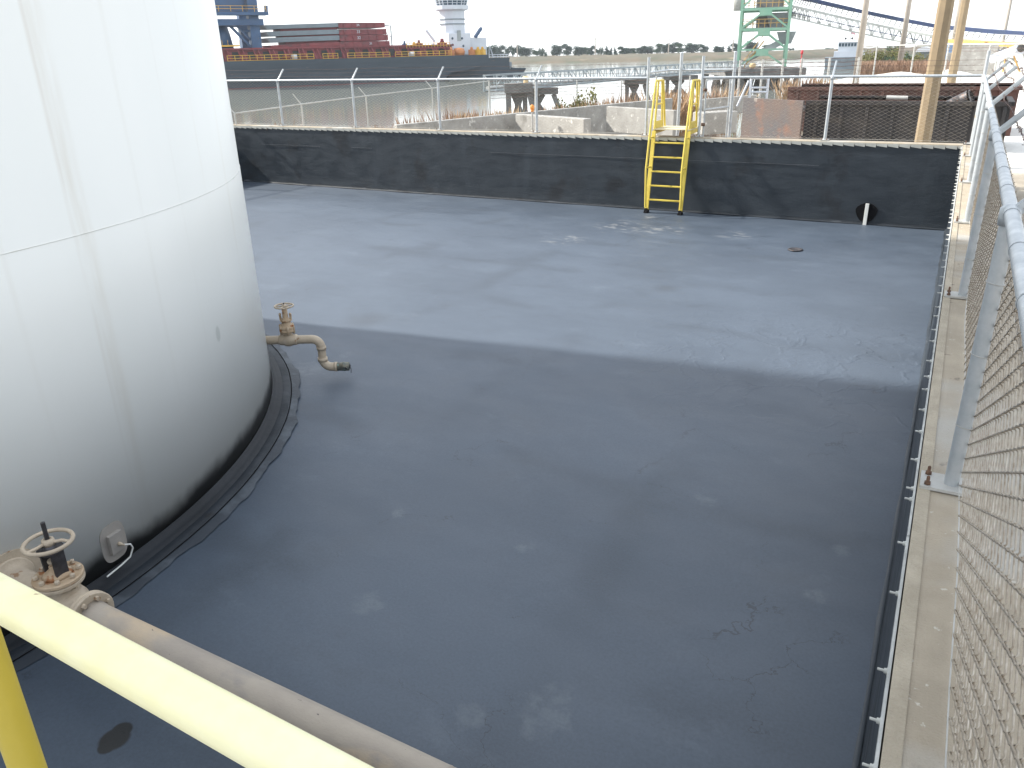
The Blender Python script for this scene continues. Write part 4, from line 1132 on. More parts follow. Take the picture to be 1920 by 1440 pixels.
for px, py, D, rx, hh, lab in ((1690, 140, 62, 5.2, .75, 'long low heap of white sand in front of the reeds'), (1640, 150, 56, 2.6, .35, 'low white sand mound left of the tan poles'),
                        (1800, 150, 47, 2.0, .9, 'white sand mound behind the thinner tan pole'), (1782, 135, 70, 3.0, .65, 'jagged white heap at foot of grey bunker wall')):
    c_ = at_d((px, py), D); pile('white_sand_pile', lab, (c_[0], c_[1], GZ-.05), rx, rx*.6, hh, M['white_sand'], int(px), rz=-.3)
c_ = at_d((1893, 150), 60); pile('white_sand_pile', 'big white stockpile at right edge beyond the fence', (c_[0]+1.5, c_[1]+2, GZ-.1), 8.0, 7, .75, M['white_sand'], 9)

# concrete cube and grey bunker walls
a_ = at_d((1801, 176), 40.5); b_ = at_d((1826, 176), 40.5)
wall_block('concrete_block', 'grey tapered concrete block standing in white sand', a_, b_, .9, GZ-.05, at_d((1810, 156), 40.5)[2], M['concrete_grey'], lean=.06)
def bunker(label, pl, pr, D, zt, th=.5):
    return wall_block('bunker_wall', label, at_d(pl, D), at_d(pr, D), th, GZ-.2, zt, M['concrete_grey'])
bunker('tall grey bunker wall below the orange gallery', (1797, 110), (1868, 110), 78, at_d((1830, 84), 78)[2])
bunker('lower grey bunker wall section beside the blue tank', (1775, 112), (1797, 112), 80, at_d((1780, 99), 80)[2])
b = at_d((1765, 122), 84)
bt_ = thing('storage_drum', 'small blue storage tank beside the grey bunker wall', 'tank', (b[0], b[1], GZ))
mb = MB(); mb.lathe([(.95, 0), (.95, at_d((1765, 85), 84)[2]-GZ), (.7, at_d((1765, 85), 84)[2]-GZ+.15), (0, at_d((1765, 85), 84)[2]-GZ+.2)], (b[0], b[1], GZ), (0, 0, 1), 20); mb.build('shell', M['blue_tank'], bt_)
mb = MB(); x_ = b[0]+.98
for s in (-.2, .2): mb.tube([(b[0]+s-.2, b[1]-1.0, GZ), (b[0]+s-.2, b[1]-1.0, at_d((1765, 85), 84)[2])], .04, 6)
for k in range(8): mb.tube([(b[0]-.4, b[1]-1.0, GZ+.3+k*.33), (b[0], b[1]-1.0, GZ+.3+k*.33)], .03, 6)
mb.build('ladder', M['tower_grey'], bt_)
# white domed shed
s0, s1 = at_d((1719, 100), 100), at_d((1748, 100), 100); mid = (s0+s1)/2; rx = np.linalg.norm(s1-s0)/2; zt = at_d((1733, 88), 100)[2]; zm = at_d((1733, 97), 100)[2]
sh = thing('shed', 'small shed with a rounded white roof among bushes', 'shed', (mid[0], mid[1], GZ))
mb = MB(); mb.box((mid[0]-rx*.9, mid[1]-1.5, GZ-.2), (mid[0]+rx*.9, mid[1]+1.5, zm)); mb.build('wall', M['ship_grey'], sh)
mb = MB(); prof = [(math.cos(t)*rx*1.08, math.sin(t)*(zt-zm)) for t in np.linspace(0, PI, 14)]
vs = [(mid[0]+x, mid[1]+yy, zm+z) for yy in (-1.7, 1.7) for x, z in prof]
mb.add(vs, [tuple(range(14)), tuple(range(14, 28))[::-1]]+[(k, (k+1) % 14, 14+(k+1) % 14, 14+k) for k in range(14)]); mb.build('roof', M['ship_white'], sh)

# orange steel gallery on the right
g0, g1 = at_d((1772, 77), 92), at_d((1990, 88), 80)
og = thing('steel_gallery', 'orange steel gallery with handrails over the bunker walls', 'gallery', tuple((g0+g1)/2*np.array([1, 1, 0])+np.array([0, 0, GZ])))
mb = MB(); mb.beam(g0, g1, 1.6, .30); mb.build('deck', M['orange_steel'], og)
for off in (-.75, .75):
    mb = MB(); dd = np.array([0, off, 0])
    mb.tube([g0+dd+ez*.30, g1+dd+ez*.30], .02, 6); mb.tube([g0+dd+ez*.72, g1+dd+ez*.72], .025, 6)
    for k in range(16): q_ = g0+(g1-g0)*k/15+dd; mb.tube([q_-ez*.1, q_+ez*.72], .022, 6)
    mb.build('handrail', M['conv_steel'], og)
for k in (1, 5, 9, 13):
    q_ = g0+(g1-g0)*k/15; mb = MB(); mb.tube([(q_[0], q_[1], GZ-.2), q_], .14, 8); mb.tube([(q_[0]+1.3, q_[1], GZ-.2), q_], .08, 6); mb.build('leg', M['orange_steel'], og)
# white screw conveyor spout with dark mouth at the right edge
e0, e1 = at_d((1870, 107), 62), at_d((1913, 91), 60)
sp_ = thing('discharge_pipe', 'fat white inclined pipe with dark open mouth at right edge', 'pipe', tuple((e0+e1)/2))
dn = (e1-e0)/np.linalg.norm(e1-e0)
mb = MB(); mb.tube([e0-dn*.5, e1], [.27, .29], 18); mb.lathe([(.24, 0.005), (.34, .006), (.34, .08), (.24, .08)], e1, dn, 18); mb.build('barrel', M['ship_white'], sp_)
mb = MB(); mb.lathe([(.24, .0), (.24, .09)], e1, dn, 18); mb.build('mouth', M['dark_shade_metal'], sp_)  # near-black plug painting the shade inside the pipe end
mb = MB(); 
for q_ in (e0, (e0+e1)/2): mb.tube([(q_[0], q_[1], GZ-.2), q_], .06, 8)
mb.build('support', M['conv_steel'], sp_)

# white pipe barrier beyond the gate
fD = 42
bl, br = at_d((1406, 176), fD), at_d((1438, 176), fD)
hb = thing('pipe_barrier', 'small white pipe handrail frame beside the ramp', 'barrier', tuple((bl+br)/2))
mb = MB()
ztop = at_d((1406, 147), fD)[2]
for q_ in (bl, br): mb.tube([(q_[0], q_[1], GZ-.2), (q_[0], q_[1], ztop)], .06, 8)
for z in (ztop, ztop-.42, ztop-.62): mb.tube([(bl[0], bl[1], z), (br[0], br[1], z)], .05, 8)
mb.build('frame', M['ship_white'], hb)
mb = MB(); r0 = at_d((1384, 174), fD); mb.tube([(r0[0], r0[1], GZ-.1), (bl[0]-.1, bl[1], ztop-.1)], .05, 8); mb.build('brace', M['ship_white'], hb)

# ------------------------------------------------------------------ outer fences (along the bank, and across the yard)
def outer_fence(label, pts, zts, zbs, pr, mesh=True, wires=0, arm=None, m='galv_far', group=None, posts_per=None):
    """pts: plan points of the posts"""
    root = thing('chain_link_fence', label, 'fence', (*np.mean(np.array(pts), 0), float(np.mean(zbs))), group=group)
    for p, zt, zb in zip(pts, zts, zbs):
        mb = MB(); mb.tube([(p[0], p[1], zb), (p[0], p[1], zt)], pr, 10)
        if arm is not None:
            mb.tube([(p[0], p[1], zt), (p[0]+arm[0], p[1]+arm[1], zt+arm[2])], pr*.6, 6)
        mb.build('post', M[m], root)
    for k in range(len(pts)-1):
        a = np.array([*pts[k], zts[k]]); b = np.array([*pts[k+1], zts[k+1]])
        if mesh:
            mb = MB(); mb.tube([a, b], pr*.8, 8); mb.build('top_rail', M[m], root)
        for i in range(wires):
            mb = MB(); off = np.array([0, 0, -.18*i-.02])
            mb.tube([a+off, (a+b)/2+off-np.array([0, 0, .04]), b+off], .012, 4); mb.build('wire', M['rust_wire'], root)
        if mesh is True:
            L_ = np.linalg.norm((b-a)[:2]); d = (b-a)[:2]/L_; n_ = np.array([-d[1], d[0]])
            P = lambda s_, o, z, a=a, d=d, n_=n_: np.array([a[0]+d[0]*s_+n_[0]*(o+.05), a[1]+d[1]*s_+n_[1]*(o+.05), z])
            chain_mesh(P, L_, zbs[k]+.05, min(zts[k], zts[k+1]), .0024, pitch=.11, sub=1, n=3).build('wire_mesh', M['galv_wire'], root)
    return root
bk = [on_z(p, 1.9) for p in ((440, 213), (565, 195.5), (686, 180), (810, 165.5), (917, 152))]
arm_l = (-.33, .0, .33)
outer_fence('galvanized bank fence with arms leaning to the water on the left', [p[:2] for p in bk], [1.9]*5, [-.1]*5, .028, 'rail', 0, arm_l)
bk2 = [on_z(p, 1.9) for p in ((917, 152), (1003, 147), (1082, 145), (1166, 143), (1231, 142.5), (1294, 142))]
outer_fence('sagging wire fence on thin grey posts along the river bank', [p[:2] for p in bk2], [1.9]*6, [-.4]*6, .045, False, 6, None)
bk3 = [at_d((p, 120), D) for p, D in ((1388, 44), (1430, 45), (1468, 46), (1503, 47), (1555, 46), (1609, 47))]
outer_fence('grey wire fence in front of the green tower and tug', [p[:2] for p in bk3], [at_d((1400, 112), 45)[2]]*6, [GZ-.3]*6, .055, False, 5, None)
bk4 = [at_d((p, 120), D) for p, D in ((1612, 75), (1640, 73), (1710, 71), (1773, 68), (1851, 60), (1930, 52))]
outer_fence('tall pale wire fence in front of olive bushes and reeds', [p[:2] for p in bk4], [at_d((1640, 86), 73)[2]]*6, [GZ-.3]*6, .06, True, 3, None)

# ------------------------------------------------------------------ trestle walkway over the water, with its dolphins
t1 = at_d((1385, 130), 135); t0 = at_d((1000, 163), 74); t0 = t0+(t0-t1)*.11; t1 = t1+(t1-t0)*.02
tw = thing('truss_walkway', 'long pale steel truss walkway crossing the water to green tower', 'walkway', tuple((t0+t1)/2))
dT = (t1-t0)/np.linalg.norm(t1-t0); nT = np.array([-dT[1], dT[0], 0])
TH = 1.15; LT = np.linalg.norm(t1-t0); NBAY = 46
for sgn in (-.6, .6):
    mb = MB(); o_ = nT*sgn
    mb.beam(t0+o_, t1+o_, .14, .18); mb.beam(t0+o_+ez*TH, t1+o_+ez*TH, .10, .11)
    for k in range(NBAY+1):
        q_ = t0+(t1-t0)*k/NBAY+o_; mb.beam(q_, q_+ez*TH, .07, .07)
        if k < NBAY:
            q2 = t0+(t1-t0)*(k+1)/NBAY+o_
            if k % 2: mb.beam(q_, q2+ez*TH, .055, .055)
            else: mb.beam(q_+ez*TH, q2, .055, .055)
    mb.build('truss', M['walk_steel'], tw)
mb = MB(); mb.beam(t0+ez*.02, t1+ez*.02, 1.0, .06); mb.build('deck', M['walk_steel'], tw)
mb = MB(); mb.tube([t0+nT*.3+ez*.2, t1+nT*.3+ez*.2], .13, 10); mb.build('pipe', M['galv_far'], tw)

def dolphin(label, c, ztop, wid, m=M['concrete_dark'], brace=True, cap=.55):
    """a pile cluster: thick cap, one plumb pile pair and raking piles"""
    r = thing('mooring_dolphin', label, 'dolphin', (c[0], c[1], WZ), group='pile dolphins carrying the walkway')
    rt = np.array([_r0[0], _r0[1], 0]); bk_ = np.array([-_r0[1], _r0[0], 0])
    C0 = np.array([c[0], c[1], 0])
    mb = MB(); q = [C0-rt*wid*.5-bk_*.6, C0+rt*wid*.5-bk_*.6, C0+rt*wid*.5+bk_*.6, C0-rt*wid*.5+bk_*.6]
    mb.hexa([(p[0], p[1], ztop-cap) for p in q]+[(p[0], p[1], ztop) for p in q]); mb.build('cap', m, r, bevel=.04)
    for a_, b_, dd in ((-.36, -.36, -.2), (-.20, .55, .2), (.12, -.5, .25), (.38, .80, -.2), (-.05, -.05, .3)):
        mb = MB(); p0 = C0+rt*wid*a_+bk_*dd; p1 = C0+rt*wid*b_*1.0+bk_*dd*2
        mb.beam((p0[0], p0[1], ztop-cap), (p1[0], p1[1], WZ-1.0), .42, .42, (rt[0], rt[1], .01)); mb.build('pile', m, r)
    return r
def along(px): # point of walkway at image column
    best = min(np.linspace(0, 1, 400), key=lambda t: abs((lambda P_: 960+FPX*((P_-CAM)@_r)/((P_-CAM)@_f))(t0+(t1-t0)*t)-px))
    return t0+(t1-t0)*best
c1 = along(1010); dolphin('wide grey pile dolphin under the near end of walkway', c1, c1[2]-.10, 3.4)
c2 = along(1192); dolphin('slim pile dolphin under middle of the walkway', c2, c2[2]-.10, 2.6)
c3 = along(1275); dolphin('pile dolphin seen between the two ladder hand loops', c3, c3[2]-.10, 4.4)
# separate dolphin with fender and bollard in front of the barge stern
c4 = at_d((972, 156), 66); d4 = dolphin('broad pile dolphin with an orange topped bollard', c4, c4[2], 2.2, M['concrete_dark'], cap=.7)
p = at_d((986, 152), 66); mb = MB(); mb.lathe([(.22, 0), (.18, .05), (.18, .32), (.26, .36), (.26, .44), (.1, .5)], (p[0], p[1], c4[2]), (0, 0, 1), 12); tag(mb.build('bollard', M['tan_sand']), 'pale orange bollard standing on the broad dolphin', 'bollard')
p = at_d((998, 208), 30)
wl = thing('warning_light', 'small orange warning lamp on a short grey post by far fence', 'lamp', (p[0], p[1], GZ))
mb = MB(); mb.ball((p[0], p[1], p[2]+.12), .085, 12, (1, 1, 1.2)); mb.lathe([(.05, -.03), (.07, .04)], (p[0], p[1], p[2]), (0, 0, 1), 10); mb.build('lamp_head', M['orange_ball'], wl)
mb = MB(); mb.tube([(p[0], p[1], GZ-1.2), (p[0], p[1], p[2]-.02)], .035, 8); mb.build('post', M['galv_far'], wl)

# ------------------------------------------------------------------ green transfer tower on its pier
TD = 137
tfl, tfr = at_d((1383, 118), TD), at_d((1472, 118), TD); tbl_ = None
side = (tfr-tfl); side[2] = 0; wT = np.linalg.norm(side); side /= wT
back = np.array([-side[1], side[0], 0]); dpT = 8.5
ZB = .25; ZT = 12.2
O = np.array([tfl[0], tfl[1], 0])
cor = [O, O+side*wT, O+side*wT+back*dpT, O+back*dpT]
tx = thing('transfer_tower', 'pale green steel transfer tower with open braced floors', 'tower', (*(cor[0]+cor[2])[:2]/2, ZB))
lev = [at_d((1430, y), TD)[2] for y in (93, 55, 17)]
for c_ in cor:
    mb = MB(); mb.beam((c_[0], c_[1], ZB), (c_[0], c_[1], ZT), .42, .42, (side[0], side[1], 0)); mb.build('column', M['tower_green'], tx)
for z in lev:
    mb = MB()
    for k in range(4):
        a, b = cor[k], cor[(k+1) % 4]; mb.beam((a[0], a[1], z), (b[0], b[1], z), .26, .36 if z != lev[0] else .24)
    mb.build('floor_beam', M['tower_green'], tx)
for k, z in enumerate(lev[1:]):
    mb = MB(); q = [cor[0]+side*.3+back*.3, cor[1]-side*.3+back*.3, cor[2]-side*.3-back*.3, cor[3]+side*.3-back*.3]
    mb.hexa([(p[0], p[1], z+.19) for p in q]+[(p[0], p[1], z+.25) for p in q]); mb.build('floor_plate', M['tower_grey'], tx)
    hr = MB()
    for i in range(4):
        a, b = cor[i], cor[(i+1) % 4]
        for hh in (.6, 1.15): hr.tube([(a[0], a[1], z+.25+hh), (b[0], b[1], z+.25+hh)], .05, 5)
        for j in range(9): q_ = a+(b-a)*j/8; hr.tube([(q_[0], q_[1], z+.25), (q_[0], q_[1], z+1.4)], .045, 5)
    hr.build('handrail', M['orange_steel'], tx)
def vbrace(z0, z1, k, inv=False):
    a, b = cor[k], cor[(k+1) % 4]; m_ = (a+b)/2; mb = MB()
    if inv: mb.beam((m_[0], m_[1], z1), (a[0], a[1], z0), .24, .24); mb.beam((m_[0], m_[1], z1), (b[0], b[1], z0), .24, .24); zc = z1-.3
    # gusset plate
    d = (b-a)/np.linalg.norm(b-a)
    mb.hexa([np.array([m_[0], m_[1], zc])+d*i*.9+np.array([d[1], -d[0], 0])*k_*.16+ez*j*.45 for k_ in (-1, 1) for i, j in ((-1, -1), (1, -1), (1, 1), (-1, 1))])
    mb.build('brace', M['tower_green'], tx)
zz = [ZB]+lev
for i in range(3):
    for k in (0, 1, 2, 3): vbrace(zz[i]+.1, zz[i+1]-.15, k, True)
for k in (0, 1, 3): vbrace(lev[2]+.2, ZT-.2, k, True)
# machinery inside: hoppers, chute, stair
def tP(u, v, z): q_ = O+side*u+back*v; return np.array([q_[0], q_[1], z])
mb = MB()
mb.hexa([tP(6.0, 1.0, lev[1]-.4-1.7), tP(7.6, 1.0, lev[1]-.4-1.7), tP(7.6, 2.6, lev[1]-.4-1.7), tP(6.0, 2.6, lev[1]-.4-1.7), tP(5.4, .6, lev[1]-.4), tP(8.2, .6, lev[1]-.4), tP(8.2, 3.2, lev[1]-.4), tP(5.4, 3.2, lev[1]-.4)]); mb.build('hopper', M['tower_grey'], tx)
mb = MB(); mb.hexa([tP(4.4, 2.0, lev[2]-.5-2.4), tP(6.4, 2.0, lev[2]-.5-2.4), tP(6.4, 4, lev[2]-.5-2.4), tP(4.4, 4, lev[2]-.5-2.4), tP(3.6, 1.4, lev[2]-.5), tP(7.8, 1.4, lev[2]-.5), tP(7.8, 5, lev[2]-.5), tP(3.6, 5, lev[2]-.5)]); mb.build('hopper', M['tower_grey'], tx)
mb = MB(); mb.beam(tP(6.6, 2.0, lev[1]-1.6), tP(1.6, 2.0, lev[0]-1.2), 1.3, .9); mb.build('chute', mat('chute_steel', (.42, .46, .46), (.30, .33, .33), .6, .6), tx)
mb = MB(); mb.box(tuple(tP(2.2, 3.0, lev[1]+.26)), tuple(tP(2.2, 3.0, lev[1]+.26)+np.array([2.2, 1.6, 1.6]))); mb.build('drive_unit', M['concrete_dark'], tx)
mb = MB(); mb.lathe([(.7, 0), (.7, 1.5), (.4, 1.8)], tP(5.2, 4.5, lev[1]+.26), (0, 0, 1), 12); mb.build('motor', M['tower_green'], tx)
mb = MB(); mb.box(tuple(tP(2.0, 3.0, lev[2]+.26)), tuple(tP(2.0, 3.0, lev[2]+.26)+np.array([3.6, 2.4, 2.2]))); mb.build('drive_unit', M['concrete_dark'], tx)
mb = MB(); mb.beam(tP(.9, 1.0, ZB), tP(3.6, 1.0, lev[0]+1.2), .9, .2); mb.tube([tP(.9, .6, ZB+1), tP(3.6, .6, lev[0]+2.2)], .06, 6); mb.build('stair', M['orange_steel'], tx)
mb = MB(); mb.lathe([(.8, lev[2]-.1), (.8, ZT)], tP(-.5, .6, 0)*np.array([1, 1, 0]), (0, 0, 1), 14); mb.build('dust_collector', M['galv_far'], tx)
# pier under the tower
pr0, pr1 = at_d((1362, 135), 128), at_d((1512, 133), 131)
pr = thing('pier', 'dark concrete pier on piles carrying the green tower', 'pier', (*((pr0+pr1)/2)[:2], WZ))
dP = (pr1-pr0); dP[2] = 0; LP = np.linalg.norm(dP); dP /= LP; nP = np.array([-dP[1], dP[0], 0])
mb = MB(); q = [pr0, pr1, pr1+nP*20, pr0+nP*20]; mb.hexa([(p[0], p[1], -.75) for p in q]+[(p[0], p[1], ZB) for p in q]); mb.build('deck', M['concrete_dark'], pr, bevel=.06)
for k in range(7):
    for v in (1.2, 10, 18):
        q_ = pr0+dP*(.8+k*(LP-1.6)/6)+nP*v; mb = MB(); mb.beam((q_[0], q_[1], -.75), (q_[0]+(.6 if k % 2 else -.6), q_[1], WZ-1), .7, .7); mb.build('pile', M['concrete_dark'], pr)
# hopper skip and hut on the pier
p = at_d((1412, 114), 131); mb = MB(); mb.ball((p[0], p[1], ZB+.4), .5, 12, (1, 1, .8)); tag(mb.build('buoy', M['tan_sand']), 'pale orange buoy lying on pier at foot of green tower', 'buoy')
p = at_d((1503, 106), 133); mb = MB(); mb.tube([(p[0], p[1], ZB), (p[0], p[1], at_d((1503, 102), 133)[2])], .08, 8); mb.lathe([(.16, 0), (.18, .2), (.18, .5), (.1, .6)], (p[0], p[1], at_d((1503, 102), 133)[2]), (0, 0, 1), 10)
tag(mb.build('beacon', M['hydrant_red']), 'small red beacon on a post right of green tower', 'beacon')

# ------------------------------------------------------------------ conveyor gallery
cv = [at_d(p, D) for p, D in (((1484, -8), 138), ((1520, 0), 139), ((1600, 18.5), 140), ((1680, 35), 140), ((1760, 50), 139), ((1850, 58), 135), ((1960, 66), 128))]
cz = np.array([p for p in cv]); cs = np.linspace(0, len(cv)-1, 49)
path = np.stack([np.interp(cs, range(len(cv)), cz[:, i]) for i in range(3)], -1)
ct = thing('conveyor', 'long inclined conveyor bridge with dark blue cover descending from the tower', 'conveyor', (*path[24][:2], GZ))
mb = MB()
for i in range(48):
    mb.beam(path[i], path[i+1], 1.3, .48)
mb.build('belt_cover', M['conv_belt'], ct)
for off in (-.75, .75):
    mb = MB(); o_ = np.array([0, off, 0])
    for i in range(48):
        a, b = path[i]+o_, path[i+1]+o_
        mb.beam(a-ez*1.35, b-ez*1.35, .18, .30); mb.beam(a-ez*2.9, b-ez*2.9, .16, .20)
        mb.beam(a-ez*1.35, (b if i % 2 else a)-ez*2.9, .09, .09) 
        mb.beam((a if i % 2 else b)-ez*1.35, (b if i % 2 else a)-ez*2.9, .09, .09)
    mb.build('truss', M['conv_steel'], ct)
mb = MB()
for i in range(0, 48, 1): mb.beam(path[i]-ez*.16+np.array([.25, -.6, 0]), path[i]-ez*1.0+np.array([-.1, -.6, 0]), .16, .10)
mb.build('cover_bracket', M['concrete_dark'], ct)
mb = MB()
for i in range(48): mb.tube([path[i]-ez*2.2+np.array([0, -.9, 0]), path[i+1]-ez*2.2+np.array([0, -.9, 0])], .05, 5)
mb.build('handrail', M['conv_belt'], ct)
for i in (30, 44):
    mb = MB(); q_ = path[i]
    for s in (-.7, .7): mb.beam((q_[0]+s*1.5, q_[1]+s, GZ-.3), (q_[0], q_[1]+s, q_[2]-2.9), .30, .30)
    mb.build('bent', M['conv_steel'], ct)

# ------------------------------------------------------------------ barge with hatch covers, deck crane and pusher
S0 = at_d((917, 120), 214); S1 = at_d((430, 120), 190)
uB = np.array([S1[0]-S0[0], S1[1]-S0[1], 0]); LB0 = np.linalg.norm(uB); uB /= LB0
vB = np.array([-uB[1], uB[0], 0])
if vB@(np.array([S0[0], S0[1], 0])-np.array([CAM[0], CAM[1], 0])) < 0: vB = -vB
OB = np.array([S0[0], S0[1], 0])
def bp(u, v, z): return OB+uB*u+vB*v+ez*z
def bu(px, v=0.0):  # length coordinate at an image column
    best = min(np.linspace(-40, 140, 1801), key=lambda u: abs((lambda P_: 960+FPX*((P_-CAM)@_r)/((P_-CAM)@_f))(bp(u, v, 2))-px)); return best
def bz_(px, y, v=0.0):  # height at an image point on the barge side plane
    P0 = bp(bu(px, v), v, 0); return at_d((px, y), math.hypot(P0[0]-CAM[0], P0[1]-CAM[1]))[2]
DK = bz_(700, 108.5)   # deck height
BW = 17.0
bg_ = thing('cargo_barge', 'long dark blue cargo barge with red coaming and yellow rails', 'barge', tuple(bp(30, BW/2, WZ)))
LBG = 105.0
mb = MB()
def sect(u, z0, inset=0): return [bp(u, inset, z0), bp(u, BW-inset, z0)]
outl = [(0, DK), (0, .75), (6.5, -.75), (10.5, -.95), (13, WZ+.12), (LBG, WZ+.12), (LBG, DK)]
vs = [bp(u, 0, z) for u, z in outl]+[bp(u, BW, z) for u, z in outl]; n_ = len(outl)
mb.add(vs, [tuple(range(n_)), tuple(range(n_, 2*n_))[::-1]]+[(k, n_+k, n_+(k+1) % n_, (k+1) % n_) for k in range(n_)]); mb.build('hull', M['hull'], bg_)
mb = MB(); mb.hexa([bp(12.8, .02, WZ-.6), bp(LBG, .02, WZ-.6), bp(LBG, BW-.02, WZ-.6), bp(12.8, BW-.02, WZ-.6), bp(12.8, .02, WZ+.12), bp(LBG, .02, WZ+.12), bp(LBG, BW-.02, WZ+.12), bp(12.8, BW-.02, WZ+.12)]); mb.build('boot_top', M['boot_red'], bg_)
mb = MB()
for z in (DK-.9, DK-2.2, WZ+1.3): mb.beam(bp(14, -.03, z), bp(LBG, -.03, z), .12, .10)
mb.build('rubbing_strake', M['hull'], bg_)
mb = MB(); mb.beam(bp(0, .05, DK-.02), bp(LBG, .05, DK-.02), .12, .16); mb.build('deck_edge', M['hull'], bg_)
# coaming (red) with sloping stays
u_c0, u_c1 = bu(848, 3), bu(400, 3)+20
ZC = DK+2.75
mb = MB(); mb.hexa([bp(u_c0, 3, DK), bp(u_c1, 3, DK), bp(u_c1, BW-3, DK), bp(u_c0, BW-3, DK), bp(u_c0, 3, ZC-.45), bp(u_c1, 3, ZC-.45), bp(u_c1, BW-3, ZC-.45), bp(u_c0, BW-3, ZC-.45)]); mb.build('coaming', M['ship_red'], bg_)
u_s = bu(760, 3)
mb = MB(); mb.beam(bp(u_c0-.3, 2.9, ZC-.3), bp(u_c1, 2.9, ZC-.3), .9, .35); mb.build('coaming_rim', M['ship_red'], bg_)
k = u_c0+1.2
while k < u_c1:
    for d in (0, 1.0): MB().beam(bp(k+d, 1.1, DK), bp(k+d+.25, 2.75, ZC-.4), .22, .22).build('coaming_stay', M['ship_red'], bg_)
    k += 3.3
# near-black panels on the coaming, painting the shade of recesses between stays
k = u_c0+2.9
while k < u_c1: MB().hexa([bp(k+i*.75, 2.97-.02*j_, z) for j_ in (0, 1) for i, z in ((-1, DK+.35), (1, DK+.35), (1, ZC-.9), (-1, ZC-.9))]).build('recess_shade', M['dark_shade_metal'], bg_); k += 3.3
# yellow railing sections
for (pa, pb) in ((429, 591), (608, 636), (654, 733), (743, 848)):
    ua, ub = bu(pa), bu(pb); mb = MB(); nst = max(3, int(abs(ub-ua)/1.55))
    for hz_ in (.12, .62, 1.15): mb.tube([bp(ua, .3, DK+hz_), bp(ub, .3, DK+hz_)], .055, 5)
    for i in range(nst+1): u = ua+(ub-ua)*i/nst; mb.tube([bp(u, .3, DK-.05), bp(u, .3, DK+1.2)], .07, 5)
    mb.build('deck_rail', M['ship_yellow'], bg_)
# winches and vents on deck
for px, kk in ((537, 0), (552, 1), (573, 0), (745, 0), (772, 1), (786, 0)):
    u = bu(px, 1.4); mb = MB(); mb.lathe([(.55, -.5), (.55, .5)], bp(u, 1.0, DK+.6), uB, 12); mb.box(tuple(bp(u, 1.5, DK)-np.array([.5, .5, 0])), tuple(bp(u, 1.5, DK)+np.array([.5, .5, .9])))
    mb.build('deck_winch', M['ship_red'] if kk == 0 else M['ship_white'], bg_)
# draft marks streaks
# upper catwalk aft of the covers, with small gear
u0, u1 = bu(762, 3), bu(842, 3)
mb = MB(); zc = bz_(800, 90, 3)
mb.beam(bp(u0, 2.7, zc), bp(u1, 2.7, zc), 1.0, .3); mb.build('catwalk', M['ship_red'], bg_)
mb = MB()
for hh in (.55, 1.1): mb.tube([bp(u0, 2.3, zc+hh), bp(u1, 2.3, zc+hh)], .06, 5)
for i in range(15): u = u0+(u1-u0)*i/14; mb.tube([bp(u, 2.3, zc), bp(u, 2.3, zc+1.15)], .06, 5)
mb.build('catwalk_rail', M['ship_yellow'], bg_)
for px, w_, h_, mm in ((762, 1.0, 1.4, 'crane_blue'), (780, 1.2, 1.2, 'ship_yellow'), (789, 1.4, 1.5, 'ship_red'), (832, 1.8, 1.7, 'ship_red'), (815, .8, .9, 'ship_white')):
    u = bu(px, 3.5); mb = MB(); mb.box(tuple(bp(u, 4, zc)-np.array([w_/2, w_/2, .3])), tuple(bp(u, 4, zc)+np.array([w_/2, w_/2, h_*.7]))); mb.lathe([(w_*.35, 0), (w_*.2, h_*.35), (w_*.3, h_*.5)], bp(u, 4, zc+h_*.7), (0, 0, 1), 10); mb.build('deck_machine', M[mm], bg_)
mb = MB(); ug = bu(737, 3); zg = bz_(737, 48, 3)
mb.tube([bp(ug, 3, ZC-.5), bp(ug, 3, zg), bp(ug+1.4, 3, zg+.1)], .14, 6); mb.tube([bp(ug+1.2, 3.4, ZC-.5), bp(ug+1.2, 3.4, zg-.6)], .10, 6); mb.tube([bp(ug, 3, ZC+1.5), bp(ug+1.2, 3.4, ZC+2.8)], .07, 5)
mb.build('gantry_post', M['ship_grey'], bg_)

